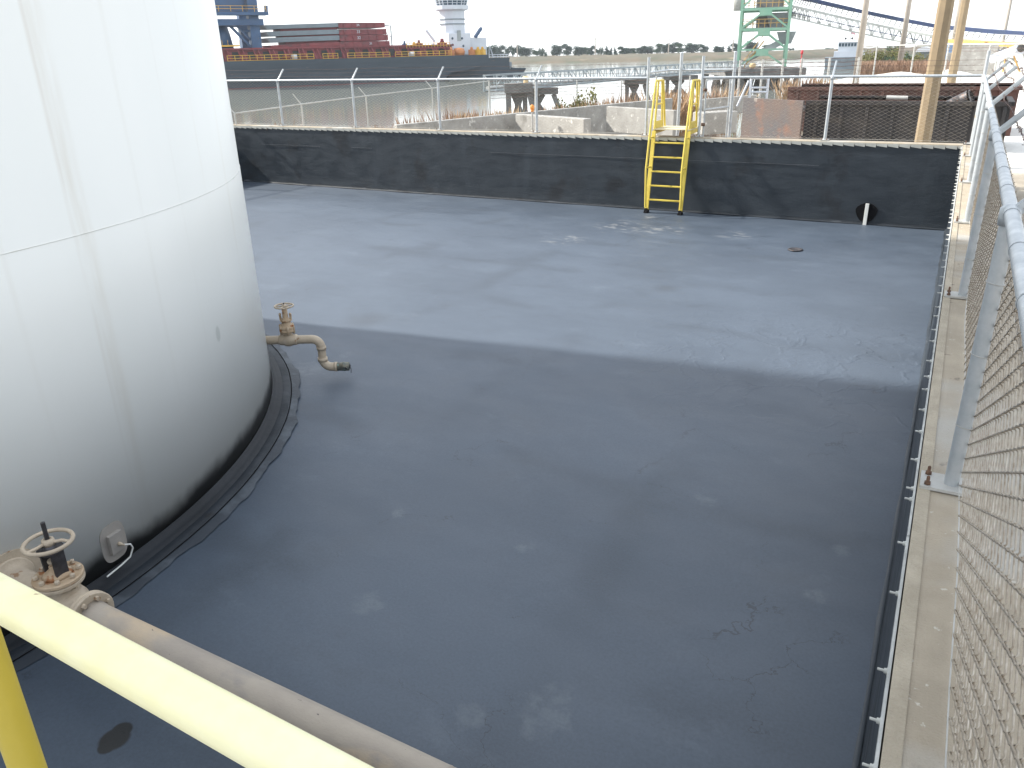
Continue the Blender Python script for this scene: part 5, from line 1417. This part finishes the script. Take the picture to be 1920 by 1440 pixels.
# stacked hatch covers: four, each with a grey long slab and a red numbered body
HV = 2.4
ytop = [(41.5, 54.5, '34', 511), (53.5, 67.5, '33', 512), (64.5, 79, '32', 513), (76.5, 89, '31', 516)]
def hz(px, y): return bz_(px, y, HV)
for i, (ya, yb, num, pl_) in enumerate(ytop):
    uc, ur, ul = bu(641, HV), bu(727-i*-2, HV), bu(pl_, HV)
    z1, z0 = hz(690, ya+.5)-.03, hz(690, yb-2.5)+.03
    nm = ('topmost hatch cover numbered 34', 'second hatch cover from the top numbered 33', 'third hatch cover from the top numbered 32', 'lowest hatch cover of the stack numbered 31')[i]
    hc = thing('hatch_cover', nm+' on the barge', 'hatch cover', tuple(bp((uc+ur)/2, 6, z0)), group='hatch covers stacked on the barge')
    mb = MB(); mb.hexa([bp(ur, HV, z0), bp(uc, HV, z0), bp(uc, HV+9, z0), bp(ur, HV+9, z0), bp(ur, HV, z1), bp(uc, HV, z1), bp(uc, HV+9, z1), bp(ur, HV+9, z1)]); mb.build('cover_body', M['ship_red'], hc)
    mb = MB()
    for j in range(6): u = ur+(uc-ur)*(j+.3)/6; mb.beam(bp(u, HV-.06, z0+.1), bp(u+.3, HV-.06, z1-.1), .14, .10)
    mb.build('stiffener', M['ship_red'], hc)
    # grey wing slab: recedes a little and tapers to a thin nose at its far end
    wv_ = HV+2.0; t_ = (z1-z0); zl = -.35
    if i == 3:
        mm, zl1 = M['ship_red'], z1-.5
    else: mm, zl1 = M['ship_grey'], z1-.34
    zr = z1-.03; tb = t_*.78
    mb = MB(); mb.hexa([bp(uc+.02, HV+.05, zr-tb), bp(ul-.5, wv_, zl1-tb), bp(ul-.5, wv_+7, zl1-tb), bp(uc+.02, HV+9, zr-tb), bp(uc+.02, HV+.05, zr), bp(ul, wv_, zl1), bp(ul, wv_+7, zl1), bp(uc+.02, HV+9, zr)])
    mb.build('cover_wing', mm, hc)
    ui = bu(540+3*i, HV); f_ = (ui-uc)/(ul-uc); zi = zr+(zl1-zr)*f_-tb
    mb = MB(); mb.hexa([bp(uc+.03, HV+.9, z0-.32), bp(ui, HV+2.6, zi-.75), bp(ui, HV+8, zi-.75), bp(uc+.03, HV+8.9, z0-.32), bp(uc+.03, HV+.9, zr-tb+.004), bp(ui, HV+2.6, zi+.004), bp(ui, HV+8, zi+.004), bp(uc+.03, HV+8.9, zr-tb+.004)])
    mb.build('inner_beam', M['ship_red'], hc)
    cu = bpy.data.curves.new('number', 'FONT'); cu.body = num; cu.size = (z1-z0)*.72; cu.extrude = .02; cu.align_x = 'CENTER'; cu.align_y = 'CENTER'; cu.materials.append(M['ship_white'])
    fo = bpy.data.objects.new('number', cu); COL.objects.link(fo); fo.parent = hc
    q_ = bp(bu(677 if i < 3 else 698, HV), HV-.13, (z0+z1)/2)
    fo.location = tuple(q_-np.array(world_loc(hc)))
    fo.rotation_euler = (PI/2, 0, math.atan2(-uB[1], -uB[0]))
    me = bpy.data.meshes.new_from_object(fo); me.materials.clear(); me.materials.append(M['ship_white'])
    fm = bpy.data.objects.new('lettering', me); COL.objects.link(fm); fm.parent = hc; fm.location = fo.location; fm.rotation_euler = fo.rotation_euler
    bpy.data.objects.remove(fo)

# blue deck crane on the barge
cr = thing('deck_crane', 'blue portal crane standing on the barge behind white tank', 'crane', tuple(bp(bu(470, 5), 6, DK)))
CV = 4.0
def cz_(px, y): return bz_(px, y, CV)
ul, ur_ = bu(484, CV), bu(404, CV)
zL = cz_(484, 90); 
for uu, vv in ((ul, CV), (ul+.0, CV+8), (ur_+7, CV), (ur_+7, CV+8)):
    mb = MB(); mb.beam(bp(uu, vv, ZC-.6), bp(uu-.35, vv, 22), 2.1, 2.1, (uB[0], uB[1], 0)); mb.build('leg', M['crane_blue'], cr)
zb1, zb2 = cz_(460, 42), cz_(460, 26)
mb = MB(); mb.beam(bp(ul-1.9, CV-.4, zb1), bp(ur_+9, CV-.4, zb1), 2.6, 1.25); mb.beam(bp(ul-1.9, CV+8.4, zb1), bp(ur_+9, CV+8.4, zb1), 2.6, 1.25); mb.build('portal_beam', M['crane_blue'], cr)
mb = MB(); mb.beam(bp(ul-3.0, CV-.9, zb2), bp(ur_+9, CV-.9, zb2), 3.0, .65); mb.beam(bp(ul-2.9, CV-.9, zb2), bp(ul-3.1, CV-.9, zb2+1.6), .5, .6); mb.build('walkway', M['crane_blue'], cr)
mb = MB(); 
for hh in (.6, 1.15): mb.tube([bp(ul-2.6, CV-2.2, zb2+.3+hh), bp(ur_+8, CV-2.2, zb2+.3+hh)], .05, 5)
for j in range(9): u = ul-2.6+(ur_+10.6-ul)*j/8; mb.tube([bp(u, CV-2.2, zb2+.3), bp(u, CV-2.2, zb2+1.5)], .05, 5)
mb.build('handrail', M['ship_yellow'], cr)
mb = MB(); a_ = bu(413, CV); mb.hexa([bp(bu(466, CV), CV-1, zb2+.5), bp(a_+8, CV-1, zb2+.5), bp(a_+8, CV+7, zb2+.5), bp(bu(466, CV), CV+7, zb2+.5), bp(bu(468, CV), CV-1, 22), bp(a_+8, CV-1, 22), bp(a_+8, CV+7, 22), bp(bu(468, CV), CV+7, 22)]); mb.build('machinery_house', M['crane_blue'], cr)
mb = MB(); mb.beam(bp(bu(440, CV), CV, zb1-.4), bp(bu(476, CV), CV, ZC), .5, .5); mb.beam(bp(bu(452, CV), CV, zb1-.4), bp(bu(482, CV), CV, ZC+.8), .4, .4); mb.beam(bp(bu(466, CV), CV, cz_(470, 58)), bp(bu(480, CV), CV, cz_(470, 58)), .5, .4); mb.build('brace', M['crane_blue'], cr)
mb = MB(); mb.lathe([(2.4, ZC-.4), (2.0, zb1-2.4), (1.6, zb1-.6)], tuple(bp(bu(428, CV), CV+3, 0)), (0, 0, 1), 16); mb.build('slewing_column', M['crane_blue'], cr)
mb = MB(); z_ = cz_(440, 86); mb.beam(bp(bu(452, CV), CV-.4, z_), bp(ur_+6, CV-.4, z_), 1.5, .3)
for j in range(7): u = bu(452, CV)+j*1.2; mb.tube([bp(u, CV-1.1, z_), bp(u, CV-1.1, z_+1.1)], .05, 5)
mb.build('access_walkway', M['ship_yellow'], cr)

# pusher tug in the barge notch: tall white tower, dark hull
tg = thing('pusher_tug', 'pusher tug with tall white wheelhouse tower behind the barge', 'tug boat', tuple(bp(2, BW/2, WZ)))
v0, v1 = 4.2, 12.8
ua, ue = bu(905, v0), bu(985, v0); um = bu(955, v0)
zd = bz_(940, 110, v0); zs = bz_(970, 128, v0)
mb = MB(); ol = [(ua+10, zd), (um, zd), (um, zs), (ue, zs-.3), (ue+1.5, WZ-.5), (ua+10, WZ-.5)]; n_ = len(ol)
vs = [bp(u, v0, z) for u, z in ol]+[bp(u, v1, z) for u, z in ol]
mb.add(vs, [tuple(range(n_)), tuple(range(n_, 2*n_))[::-1]]+[(k, n_+k, n_+(k+1) % n_, (k+1) % n_) for k in range(n_)]); mb.build('hull', M['hull'], tg)
mb = MB(); mb.beam(bp(ua+6, v0-.05, zd+.1), bp(um, v0-.05, zd+.1), .3, .3); mb.beam(bp(um-.5, v0-.05, zs+.05), bp(ue, v0-.05, zs-.2), .35, .4); mb.build('fender', M['hull'], tg)
mb = MB(); mb.hexa([bp(um-1, v0+.5, zs), bp(ue+4, v0+.5, zs), bp(ue+4, v1-.5, zs), bp(um-1, v1-.5, zs), bp(um-1, v0+.5, zs+1.6), bp(ue+6, v0+.5, zs+1.4), bp(ue+6, v1-.5, zs+1.4), bp(um-1, v1-.5, zs+1.6)]); mb.build('bulwark', M['ship_grey'], tg)
mb = MB()
for hh in (.5, 1.0): mb.tube([bp(bu(918, v0), v0+.2, zd+hh), bp(um+.2, v0+.2, zd+hh)], .07, 5)
for j in range(8): u = bu(918, v0)+(um-bu(918, v0))*j/7; mb.tube([bp(u, v0+.2, zd), bp(u, v0+.2, zd+1.05)], .06, 5)
mb.tube([bp(bu(917, v0), v0, zd+.3), bp(bu(918, v0), v0, bz_(917, 84, v0)), bp(bu(925, v0), v0, zd+.3)], .14, 6); mb.build('handrail', M['ship_white'], tg)
# deckhouse and tower
tv = 5.0
def tz(px, y): return bz_(px, y, tv)
def house(pl, pr, yt, yb, nm, depth=8, m='ship_white', v=tv):
    a, b = bu(pl, v), bu(pr, v); mb = MB(); zt_, zb_ = tz((pl+pr)/2, yt), tz((pl+pr)/2, yb)
    mb.hexa([bp(b, v, zb_), bp(a, v, zb_), bp(a, v+depth, zb_), bp(b, v+depth, zb_), bp(b, v, zt_), bp(a, v, zt_), bp(a, v+depth, zt_), bp(b, v+depth, zt_)]); return mb.build(nm, M[m], tg, bevel=.1)
house(843, 884, 62, 103, 'deckhouse', 9, v=tv-.6)
house(884, 913, 70, 103, 'deckhouse', 8)
tc_ = bp(bu(851, tv+3), tv+3, 0)
Rr = abs(bu(830, tv)-bu(873, tv))/2
mb = MB(); mb.lathe([(Rr*.98, DK), (Rr*.98, tz(850, 45)), (Rr*1.0, tz(850, 20))], (tc_[0], tc_[1], 0), (0, 0, 1), 10, smooth=False); mb.build('tower', M['ship_white'], tg)
for y in (35.5, 44.5):
    mb = MB(); mb.lathe([(Rr*1.03, tz(850, y)-.12), (Rr*1.03, tz(850, y)+.12)], (tc_[0], tc_[1], 0), (0, 0, 1), 10, smooth=False); mb.build('tower_band', M['ship_grey'], tg)
mb = MB(); mb.lathe([(Rr*1.0, tz(850, 20)), (Rr*1.32, tz(850, 17)), (Rr*1.34, tz(850, 9.5)), (Rr*1.22, tz(850, 9))], (tc_[0], tc_[1], 0), (0, 0, 1), 10, smooth=False); mb.build('bridge_deck', M['ship_white'], tg)
mb = MB(); mb.lathe([(Rr*1.14, tz(850, 9)), (Rr*1.26, tz(850, -3))], (tc_[0], tc_[1], 0), (0, 0, 1), 10, smooth=False); wh = mb.build('wheelhouse_windows', M['ship_glass'], tg)
mb = MB(); mb.lathe([(Rr*1.3, tz(850, -3)), (Rr*1.34, tz(850, -10)), (Rr*.6, tz(850, -12))], (tc_[0], tc_[1], 0), (0, 0, 1), 10, smooth=False); mb.build('wheelhouse_roof', M['ship_white'], tg)
mb = MB(); x_, y_, _d = orient((0, 0, 1))
for k in range(20):
    a = 2*PI*k/20; e_ = x_*math.cos(a)+y_*math.sin(a); f_ = 1.0 if k % 2 == 0 else math.cos(PI/10)
    mb.beam(tc_+e_*Rr*1.16*f_+ez*tz(850, 9), tc_+e_*Rr*1.28*f_+ez*tz(850, -3), .16, .16)
mb.build('window_post', M['ship_white'], tg)
mb = MB()
for hh in (.5, 1.0): mb.torus((tc_[0], tc_[1], tz(850, 9.5)+hh), (0, 0, 1), Rr*1.36, .05, 20, 5)
mb.build('bridge_rail', M['ship_white'], tg)
for px, y in ((850, 72), (868, 72), (850, 84), (870, 86)): u = bu(px, tv-.7); q_ = bp(u, tv-.62, tz(px, y)); MB().lathe([(.28, 0), (.28, .08)], q_, -vB, 10).build('porthole', M['ship_glass'], tg)
mb = MB(); u = bu(863, tv-.7); mb.hexa([bp(u+i*.55, tv-.66+k_*.05, tz(863, y)) for k_ in (0, 1) for i, y in ((-1, 77), (1, 77), (1, 57), (-1, 57))]); mb.build('vent_panel', M['tower_grey'], tg)
mb = MB(); q0, q1 = bp(bu(892, tv), tv, tz(892, 70)), bp(bu(904, tv), tv, tz(904, 53)); mb.beam(q0, q1, .9, .6); mb.beam(q0+(q1-q0)*.6, q1+(q1-q0)*.08, .5, .5); mb.build('deck_crane_arm', M['crane_blue'], tg)
mb = MB(); q0, q1 = bp(bu(817, tv), tv, tz(817, 78)), bp(bu(802, tv), tv, tz(802, 56)); mb.beam(q0, q1, .5, .45); mb.build('davit', M['ship_white'], tg)
mb = MB(); mb.lathe([(1.3, 0), (1.5, .9), (1.2, 1.6), (0, 1.8)], bp(bu(861, 2), 2, DK), (0, 0, 1), 12); mb.build('capstan', M['ship_orange'], tg)
for px, mm in ((847, 'ship_orange'), (885, 'ship_orange'), (897, 'ship_yellow'), (905, 'ship_yellow')):
    u = bu(px, 1.5); mb = MB(); mb.box(tuple(bp(u, 1.5, DK)-np.array([.6, .6, 0])), tuple(bp(u, 1.5, DK)+np.array([.6, .6, 1.3]))); mb.lathe([(.4, 1.3), (.25, 1.9)], bp(u, 1.5, DK), (0, 0, 1), 8); mb.build('deck_gear', M[mm], bg_)

# small white tow boat near the far right bank
BD = 235
q0, q1 = at_d((1566, 100), BD), at_d((1612, 100), BD)
uu = (q1-q0); uu[2] = 0; W_ = np.linalg.norm(uu); uu /= W_; vv = np.array([-uu[1], uu[0], 0]); O2 = np.array([q0[0], q0[1], 0])
def sp2(a, b, z): return O2+uu*a*W_+vv*b+ez*z
wb = thing('tow_boat', 'small white tow boat with square wheelhouse and flag', 'tow boat', tuple(sp2(.5, 3, WZ)))
zl = lambda y: at_d((1590, y), BD)[2]
mb = MB(); mb.hexa([sp2(-.35, -1, WZ-.4), sp2(1.5, -1, WZ-.4), sp2(1.5, 8, WZ-.4), sp2(-.35, 8, WZ-.4), sp2(-.4, -1, zl(107)), sp2(1.55, -1, zl(107)), sp2(1.55, 8, zl(107)), sp2(-.4, 8, zl(107))]); mb.build('hull', M['ship_grey'], wb)
mb = MB(); mb.hexa([sp2(-.05, 0, zl(107)), sp2(1.25, 0, zl(107)), sp2(1.25, 7, zl(107)), sp2(-.05, 7, zl(107)), sp2(-.05, 0, zl(96)), sp2(1.25, 0, zl(96)), sp2(1.25, 7, zl(96)), sp2(-.05, 7, zl(96))]); mb.build('deckhouse', M['ship_white'], wb)
mb = MB(); mb.hexa([sp2(.1, 0.4, zl(96)), sp2(.9, 0.4, zl(96)), sp2(.9, 5, zl(96)), sp2(.1, 5, zl(96)), sp2(.08, 0.3, zl(79)), sp2(.92, 0.3, zl(79)), sp2(.92, 5, zl(79)), sp2(.08, 5, zl(79))]); mb.build('wheelhouse', M['ship_white'], wb)
mb = MB(); mb.hexa([sp2(.0, -.2, zl(79)), sp2(1.0, -.2, zl(79)), sp2(1.0, 5.6, zl(79)), sp2(.0, 5.6, zl(79)), sp2(.15, 0.3, zl(74.5)), sp2(.85, 0.3, zl(74.5)), sp2(.85, 5, zl(74.5)), sp2(.15, 5, zl(74.5))]); mb.build('roof', M['ship_white'], wb)
for k in range(6):
    mb = MB(); a = .15+k*.125; mb.hexa([sp2(a+i*.045, .30-.06*k_, zl(y)) for k_ in (0, 1) for i, y in ((-1, 87), (1, 87), (1, 81), (-1, 81))]); mb.build('window', M['ship_glass'], wb)
for a in (.35, .62): MB().lathe([(.28, 0), (.28, .2)], sp2(a, .2, zl(72)), -vv, 8).build('search_light', M['dark_shade_metal'], wb)
mb = MB(); mb.tube([sp2(.55, 2, zl(76)), sp2(.55, 2, zl(57))], .09, 6); mb.build('mast', M['ship_grey'], wb)
mb = MB(); mb.hexa([sp2(.56, 2, zl(64)), sp2(.72, 2.2, zl(66)), sp2(.72, 2.25, zl(66)), sp2(.56, 2.05, zl(64)), sp2(.56, 2, zl(58)), sp2(.72, 2.2, zl(61)), sp2(.72, 2.25, zl(61)), sp2(.56, 2.05, zl(58))]); mb.build('flag', M['flag'], wb)

# ------------------------------------------------------------------ vegetation
def leaf_cloud(n, blobs, size, r):
    """leaf quads spread through a few overlapping ellipsoid clumps"""
    mb = MB(); vs = np.zeros((n*4, 3)); k = 0
    wts = np.array([b[3]*b[4]*b[5] for b in blobs]); wts = wts/wts.sum()
    ch = r.choice(len(blobs), n, p=wts)
    for i in range(n):
        b = blobs[ch[i]]
        d = r.normal(size=3); d /= np.linalg.norm(d); rr = (r.random()**.45)*(1+.18*r.normal()*.6)
        c = np.array(b[:3])+d*rr*np.array(b[3:6])
        n1 = r.normal(size=3); n1 /= np.linalg.norm(n1); a, b_, _ = orient(n1)
        s1 = size*(.5+r.random()); s2 = s1*(.45+.4*r.random())
        vs[k:k+4] = [c-a*s1-b_*s2*.3, c+b_*s2, c+a*s1, c-b_*s2]; k += 4
    mb.v = [tuple(p) for p in vs]; mb.f = [(4*i, 4*i+1, 4*i+2, 4*i+3) for i in range(n)]; mb.sm = [False]*n
    return mb
def tree_proto(kind, seed, m):
    r = np.random.default_rng(seed)
    t = thing('shore_tree', 'tree', 'tree', (0, 0, 0), group='trees along the far shore')
    if kind == 'round':
        blobs = [(r.normal()*.9, r.normal()*.5, 1.6+r.random()*3.6, 1.3+r.random()*.8, 1.5, 1.0+r.random()*.6) for _ in range(10)]+[(0, 0, 1.7, 2.3, 2.0, 1.6)]
        n = 1500
    elif kind == 'tall':
        blobs = [(r.normal()*.25, r.normal()*.2, .7+i*.92, 1.25*(1-i*.115), 1.2*(1-i*.115), .8) for i in range(7)]; n = 1000
    else:
        blobs = [(i*1.5-4.5+r.normal()*.3, r.normal()*.5, .9+r.random()*2.1, 1.5, 1.4, 1.2+r.random()*.7) for i in range(7)]; n = 1900
    leaf_cloud(n, blobs, .30, r).build('crown', m, t, local=True)
    mb = MB(); mb.tube([(0, 0, -.6), (.05, 0, 1.6), (.1, .05, 3.4)], [.22, .17, .08], 7)
    for k in range(4): a = r.random()*6; mb.tube([(.05, 0, 1.5+k*.4), (.05+math.cos(a)*1.1, math.sin(a)*.9, 2.7+k*.5)], [.10, .04], 5)
    mb.build('trunk', M['bark'], t, local=True); return t
protos = {}
kinds = [('round', 11, 'leaf_dark'), ('round', 12, 'leaf_mid'), ('tall', 13, 'leaf_dark'), ('wide', 14, 'leaf_dark'), ('round', 15, 'leaf_dark'), ('wide', 16, 'leaf_mid')]
TREES = [(901, 88, 14, 1), (922, 85, 24, 0), (938, 89, 16, 4), (962, 88, 26, 3), (985, 88, 26, 0), (1012, 94, 24, 5), (1044, 84, 21, 0), (1063, 86, 15, 4), (1085, 87, 20, 0), (1098, 91, 16, 1),
         (1109, 89, 11, 4), (1125, 92, 16, 5), (1137, 87, 9, 2), (1146, 90, 7, 2), (1152.5, 90, 7, 2), (1167, 90, 14, 4), (1178, 90, 12, 0), (1188, 92, 12, 1), (1203, 89, 16, 4), (1215, 87, 20, 0),
         (1234, 84, 14, 1), (1248, 82, 18, 0), (1262, 83, 20, 4), (1275, 84, 12, 1), (1297, 81, 30, 0), (1319, 87, 14, 4), (1345, 87, 17, 0), (1355, 88, 8, 2), (1366, 87, 9, 2), (1379, 84, 15, 4),
         (1408, 78, 22, 0), (1440, 86, 18, 1), (1512, 95, 14, 5), (1532, 94, 16, 3), (1552, 92, 18, 5), (1575, 93, 14, 3), (1600, 94, 20, 5), (1480, 92, 16, 3), (880, 90, 14, 4)]
relname = ['dense dark', 'thin pale green', 'narrow pointed dark', 'wide spreading dark', 'compact rounded dark', 'low wide olive']
def place_tree(i, px, ytop, wpx, kd, D, zb):
    b = at_d((px, 103), D); zt = at_d((px, ytop-1.5), D)[2]
    first = kd not in protos
    if first: protos[kd] = tree_proto(*kinds[kd][:2], M[kinds[kd][2]]); t = protos[kd]
    else: t = copy_thing(protos[kd])
    basew = {'round': 5.2, 'tall': 2.6, 'wide': 11.5}[kinds[kd][0]]; baseh = {'round': 5.7, 'tall': 7.0, 'wide': 3.9}[kinds[kd][0]]
    sx = wpx*D/FPX/basew; szz = (zt-zb)/baseh
    t.location = (b[0], b[1], zb); t.rotation_euler = (0, 0, rng.random()*.8+(PI if i % 2 else 0)); t.scale = (sx*1.0, sx*1.0, szz)
    return t
def where(px):
    if px < 905: return 'behind the pusher tug deckhouse'
    if px < 1000: return 'beyond the tug stern'
    if px < 1130: return 'above the near walkway end'
    if px < 1220: return 'between the far utility poles'
    if px < 1300: return 'above the yellow ladder'
    if px < 1384: return 'just left of the green tower'
    if px < 1500: return 'behind green tower'
    return 'near the tow boat'
order = {}
for i, (px, y, wp, kd) in enumerate(TREES):
    t = place_tree(i, px, y, wp*1.12, kd, 480+(i*37 % 5)*7, .2)
    key = (relname[kd], where(px)); order.setdefault(key, []).append(t)
ordn = ['leftmost', 'second from left', 'third from left', 'fourth from left', 'fifth from left']
for (a, b), ts in order.items():
    for k, t in enumerate(ts): t['label'] = f'{a} tree on far shore {b}' + ('' if len(ts) == 1 else f', {ordn[k]}')

# utility poles on the far shore
for px, yt, w_ in ((970, 75, 'beyond the tug stern'), (1116, 70, 'above the near walkway end'), (1253, 70, 'above the ladder'), (1373, 73, 'just left of green tower')):
    D = 472; b = at_d((px, 104), D); zt = at_d((px, yt), D)[2]
    mb = MB(); mb.tube([(b[0], b[1], .2), (b[0], b[1], zt)], [.36, .24], 8); mb.beam((b[0]-1.2, b[1], zt-.9), (b[0]+1.2, b[1], zt-.9), .2, .2)
    tag(mb.build('utility_pole', M['utility']), f'thin pale utility pole on far shore {w_}', 'utility pole', 'utility poles on the far shore')

# bushes at the right, beyond the yard
def bush_proto(seed, m, group, name='bush'):
    r = np.random.default_rng(seed); t = thing(name, 'bush', 'bush', (0, 0, 0), group=group)
    blobs = [(r.normal()*.7, r.normal()*.5, .6+r.random()*.9, .55+.3*r.random(), .55, .5+.25*r.random()) for _ in range(8)]+[(0, 0, .5, 1.0, .8, .6)]
    leaf_cloud(1700, blobs, .085, r).build('foliage', m, t, local=True)
    mb = MB()
    for k in range(5): a = r.random()*6; mb.tube([(0, 0, -.2), (math.cos(a)*.4, math.sin(a)*.3, .9), (math.cos(a)*.8, math.sin(a)*.6, 1.6)], [.05, .03, .01], 5)
    mb.build('stem', M['bark'], t, local=True); return t
BU = [(1624, 92, 26, 0), (1648, 91, 34, 0), (1676, 92, 36, 2), (1702, 94, 30, 1), (1725, 97, 28, 0), (1662, 100, 30, 1), (1740, 104, 22, 1), (1632, 106, 22, 2), (1690, 105, 34, 0), (1716, 112, 24, 1), (1655, 112, 26, 0), (1664, 82, 14, 1), (1677, 78, 8, 1)]
bp_ = {}
blab = ['olive bush left of the others, by slim grey pole', 'broad olive bush in middle of the thicket', 'yellow green bush behind the reeds', 'dark green bush below the conveyor', 'olive bush beside white domed shed',
        'small dark bush in the thicket foreground', 'dark bush below the white domed shed roof', 'low pale bush at left foot of thicket', 'wide low olive bush above the red reeds', 'low dark bush right of the wide olive one', 'low olive bush close to the tall fence post',
        'dark treetop rising above the olive thicket', 'small dark treetop right of the other treetop']
for i, (px, yt, wp, kd) in enumerate(BU):
    D = 92+(i % 4)*4 if i < 11 else 190
    if kd not in bp_: bp_[kd] = bush_proto(31+kd, M[['leaf_yellow', 'leaf_mid', 'leaf_yellow'][kd]], 'bushes beyond the yard fence'); t = bp_[kd]
    else: t = copy_thing(bp_[kd])
    b = at_d((px, 120), D); zt = at_d((px, yt), D)[2]; zb = GZ-.3
    t.location = (b[0], b[1], zb); t.scale = (wp*D/FPX/2.6*1.25, wp*D/FPX/2.6, (zt-zb)/1.9); t.rotation_euler = (0, 0, rng.random()*6); t['label'] = blab[i]

# red reeds: uncountable
def reeds(n, pos, hmin, hmax, w_, r):
    mb = MB(); vs = []; fs = []
    for i in range(n):
        x, y, z = pos(r); h_ = hmin+(hmax-hmin)*r.random(); a = r.random()*6.28; le = r.normal()*.18*h_; le2 = r.normal()*.18*h_
        dx, dy = math.cos(a)*w_, math.sin(a)*w_; b = len(vs)
        vs += [(x-dx, y-dy, z), (x+dx, y+dy, z), (x+le*.5+dx*.8, y+le2*.5+dy*.8, z+h_*.6), (x+le*.5-dx*.8, y+le2*.5-dy*.8, z+h_*.6), (x+le+dx*2.2, y+le2+dy*2.2, z+h_*.85), (x+le-dx*2.2, y+le2-dy*2.2, z+h_*.85), (x+le*1.2, y+le2*1.2, z+h_)]
        fs += [(b, b+1, b+2, b+3), (b+3, b+2, b+4, b+5), (b+5, b+4, b+6)]
    mb.v = vs; mb.f = fs; mb.sm = [False]*len(fs); return mb
R0, R1 = at_d((1605, 132), 78), at_d((1772, 132), 76)
def rpos(r):
    t = r.random(); d = r.random()*5; q_ = R0+(R1-R0)*t; return q_[0], q_[1]+d, GZ-.1
o = reeds(3000, rpos, .8, 1.35, .012, np.random.default_rng(5)).build('reeds', M['reed_red']); o['kind'] = 'stuff'; tag(o, 'band of reddish dry reeds behind the tall fence', 'reeds')
# dry weed clumps along the bank
WD = [(520, 226, .55, 25.5, 'reed_red'), (700, 232, .5, 27, 'reed_red'), (768, 214, .9, 30, 'reed_red'), (842, 200, 1.25, 32, 'reed_red'), (858, 204, 1.0, 33, 'reed_tan'), (880, 206, 1.0, 34, 'reed_tan'), (897, 200, 1.3, 36, 'reed_red'), (930, 204, .9, 36, 'reed_tan'), (955, 196, 1.2, 38, 'reed_tan'),
      (1012, 204, .9, 36, 'reed_tan'), (1035, 190, 1.3, 38, 'reed_red'), (1060, 190, 1.1, 38, 'reed_tan'), (1104, 180, 1.5, 40, 'reed_tan'), (1120, 178, 1.6, 40, 'reed_red'), (1142, 180, 1.4, 40, 'reed_tan'), (1160, 168, 1.9, 40, 'reed_red'), (1178, 172, 1.5, 42, 'reed_red'), (1200, 172, 1.5, 42, 'reed_tan'),
      (1248, 160, 1.6, 44, 'reed_tan'), (1262, 164, 1.5, 44, 'reed_tan'), (1290, 160, 1.6, 45, 'reed_tan'), (1338, 156, 1.5, 44, 'reed_red'), (1362, 152, 1.7, 46, 'reed_tan'), (1515, 135, 1.4, 46, 'reed_red'), (1478, 142, 1.0, 46, 'reed_tan'), (1540, 140, .9, 47, 'reed_tan')]
wlab = ['tiny reddish weed tuft at far wall top near white tank', 'small reddish weed tuft beyond the far fence by the barge', 'rusty weed clump where the grey wall begins', 'tall rusty reed clump left of the third fence post', 'pale reed clump right of the tall rusty one', 'pale thin reeds by the bank fence', 'rusty reed clump left of the broad dolphin', 'short pale reeds before the broad dolphin', 'pale reeds at foot of the broad dolphin',
        'short pale reeds right of orange lamp', 'rusty reeds in front of the wide dolphin', 'pale reeds above the concrete block', 'pale reeds left of the green weed', 'rusty reeds behind the green weed', 'pale reeds behind the grey wall corner', 'tall rusty reed plume left of slim dolphin', 'rusty reeds at the slim dolphin', 'pale reeds below the slim dolphin',
        'pale reeds between the hand loops, left clump', 'pale reeds between the hand loops, right clump', 'pale reeds right of the ladder top', 'rusty reeds behind the open gate', 'pale reeds left of white handrail frame', 'rusty reeds below the conveyor foot', 'pale reeds behind the sand heap', 'pale reeds left of the slim grey pole']
for i, (px, yt, w_, D, mm) in enumerate(WD):
    b = at_d((px, yt), D); zt = b[2]; zb = zt-max(1.3, 1.9*w_)
    rr_ = np.random.default_rng(100+i)
    f_ = lambda r, b=b, w_=w_, zb=zb: (b[0]+r.normal()*.22*w_, b[1]+r.normal()*.25*w_, zb)
    o = reeds(int(60+70*w_), f_, (zt-zb)*.6, (zt-zb)*1.0, .011, rr_).build('reed_clump', M[mm]); tag(o, wlab[i], 'reeds', 'dry reeds along the bank')
b = at_d((1088, 200), 40); t = bush_proto(77, M['leaf_yellow'], 'dry reeds along the bank', 'weed_bush'); t.location = (b[0], b[1], at_d((1088, 165), 40)[2]-1.9*1.0); t.scale = (.55, .5, 1.0); t['label'] = 'upright yellow green weed on the bank behind far fence'; t['category'] = 'weed'

# ------------------------------------------------------------------ the damp air over the river
mb = MB(); mb.box((-1500, -400, -7), (1500, 1450, 26))
hm = bpy.data.materials.new('haze_air'); hm.use_nodes = True; hn = hm.node_tree
hn.nodes.remove(hn.nodes['Principled BSDF'])
pv_ = hn.nodes.new('ShaderNodeVolumePrincipled'); pv_.inputs['Color'].default_value = (.86, .93, 1.0, 1); pv_.inputs['Density'].default_value = .0002; pv_.inputs['Anisotropy'].default_value = .2
hn.links.new(pv_.outputs[0], [n for n in hn.nodes if n.type == 'OUTPUT_MATERIAL'][0].inputs['Volume'])
hz_o = mb.build('haze', hm); hz_o['kind'] = 'stuff'; hz_o['label'] = 'pale damp haze over the river'; hz_o['category'] = 'haze'
SC.cycles.volume_bounces = 0
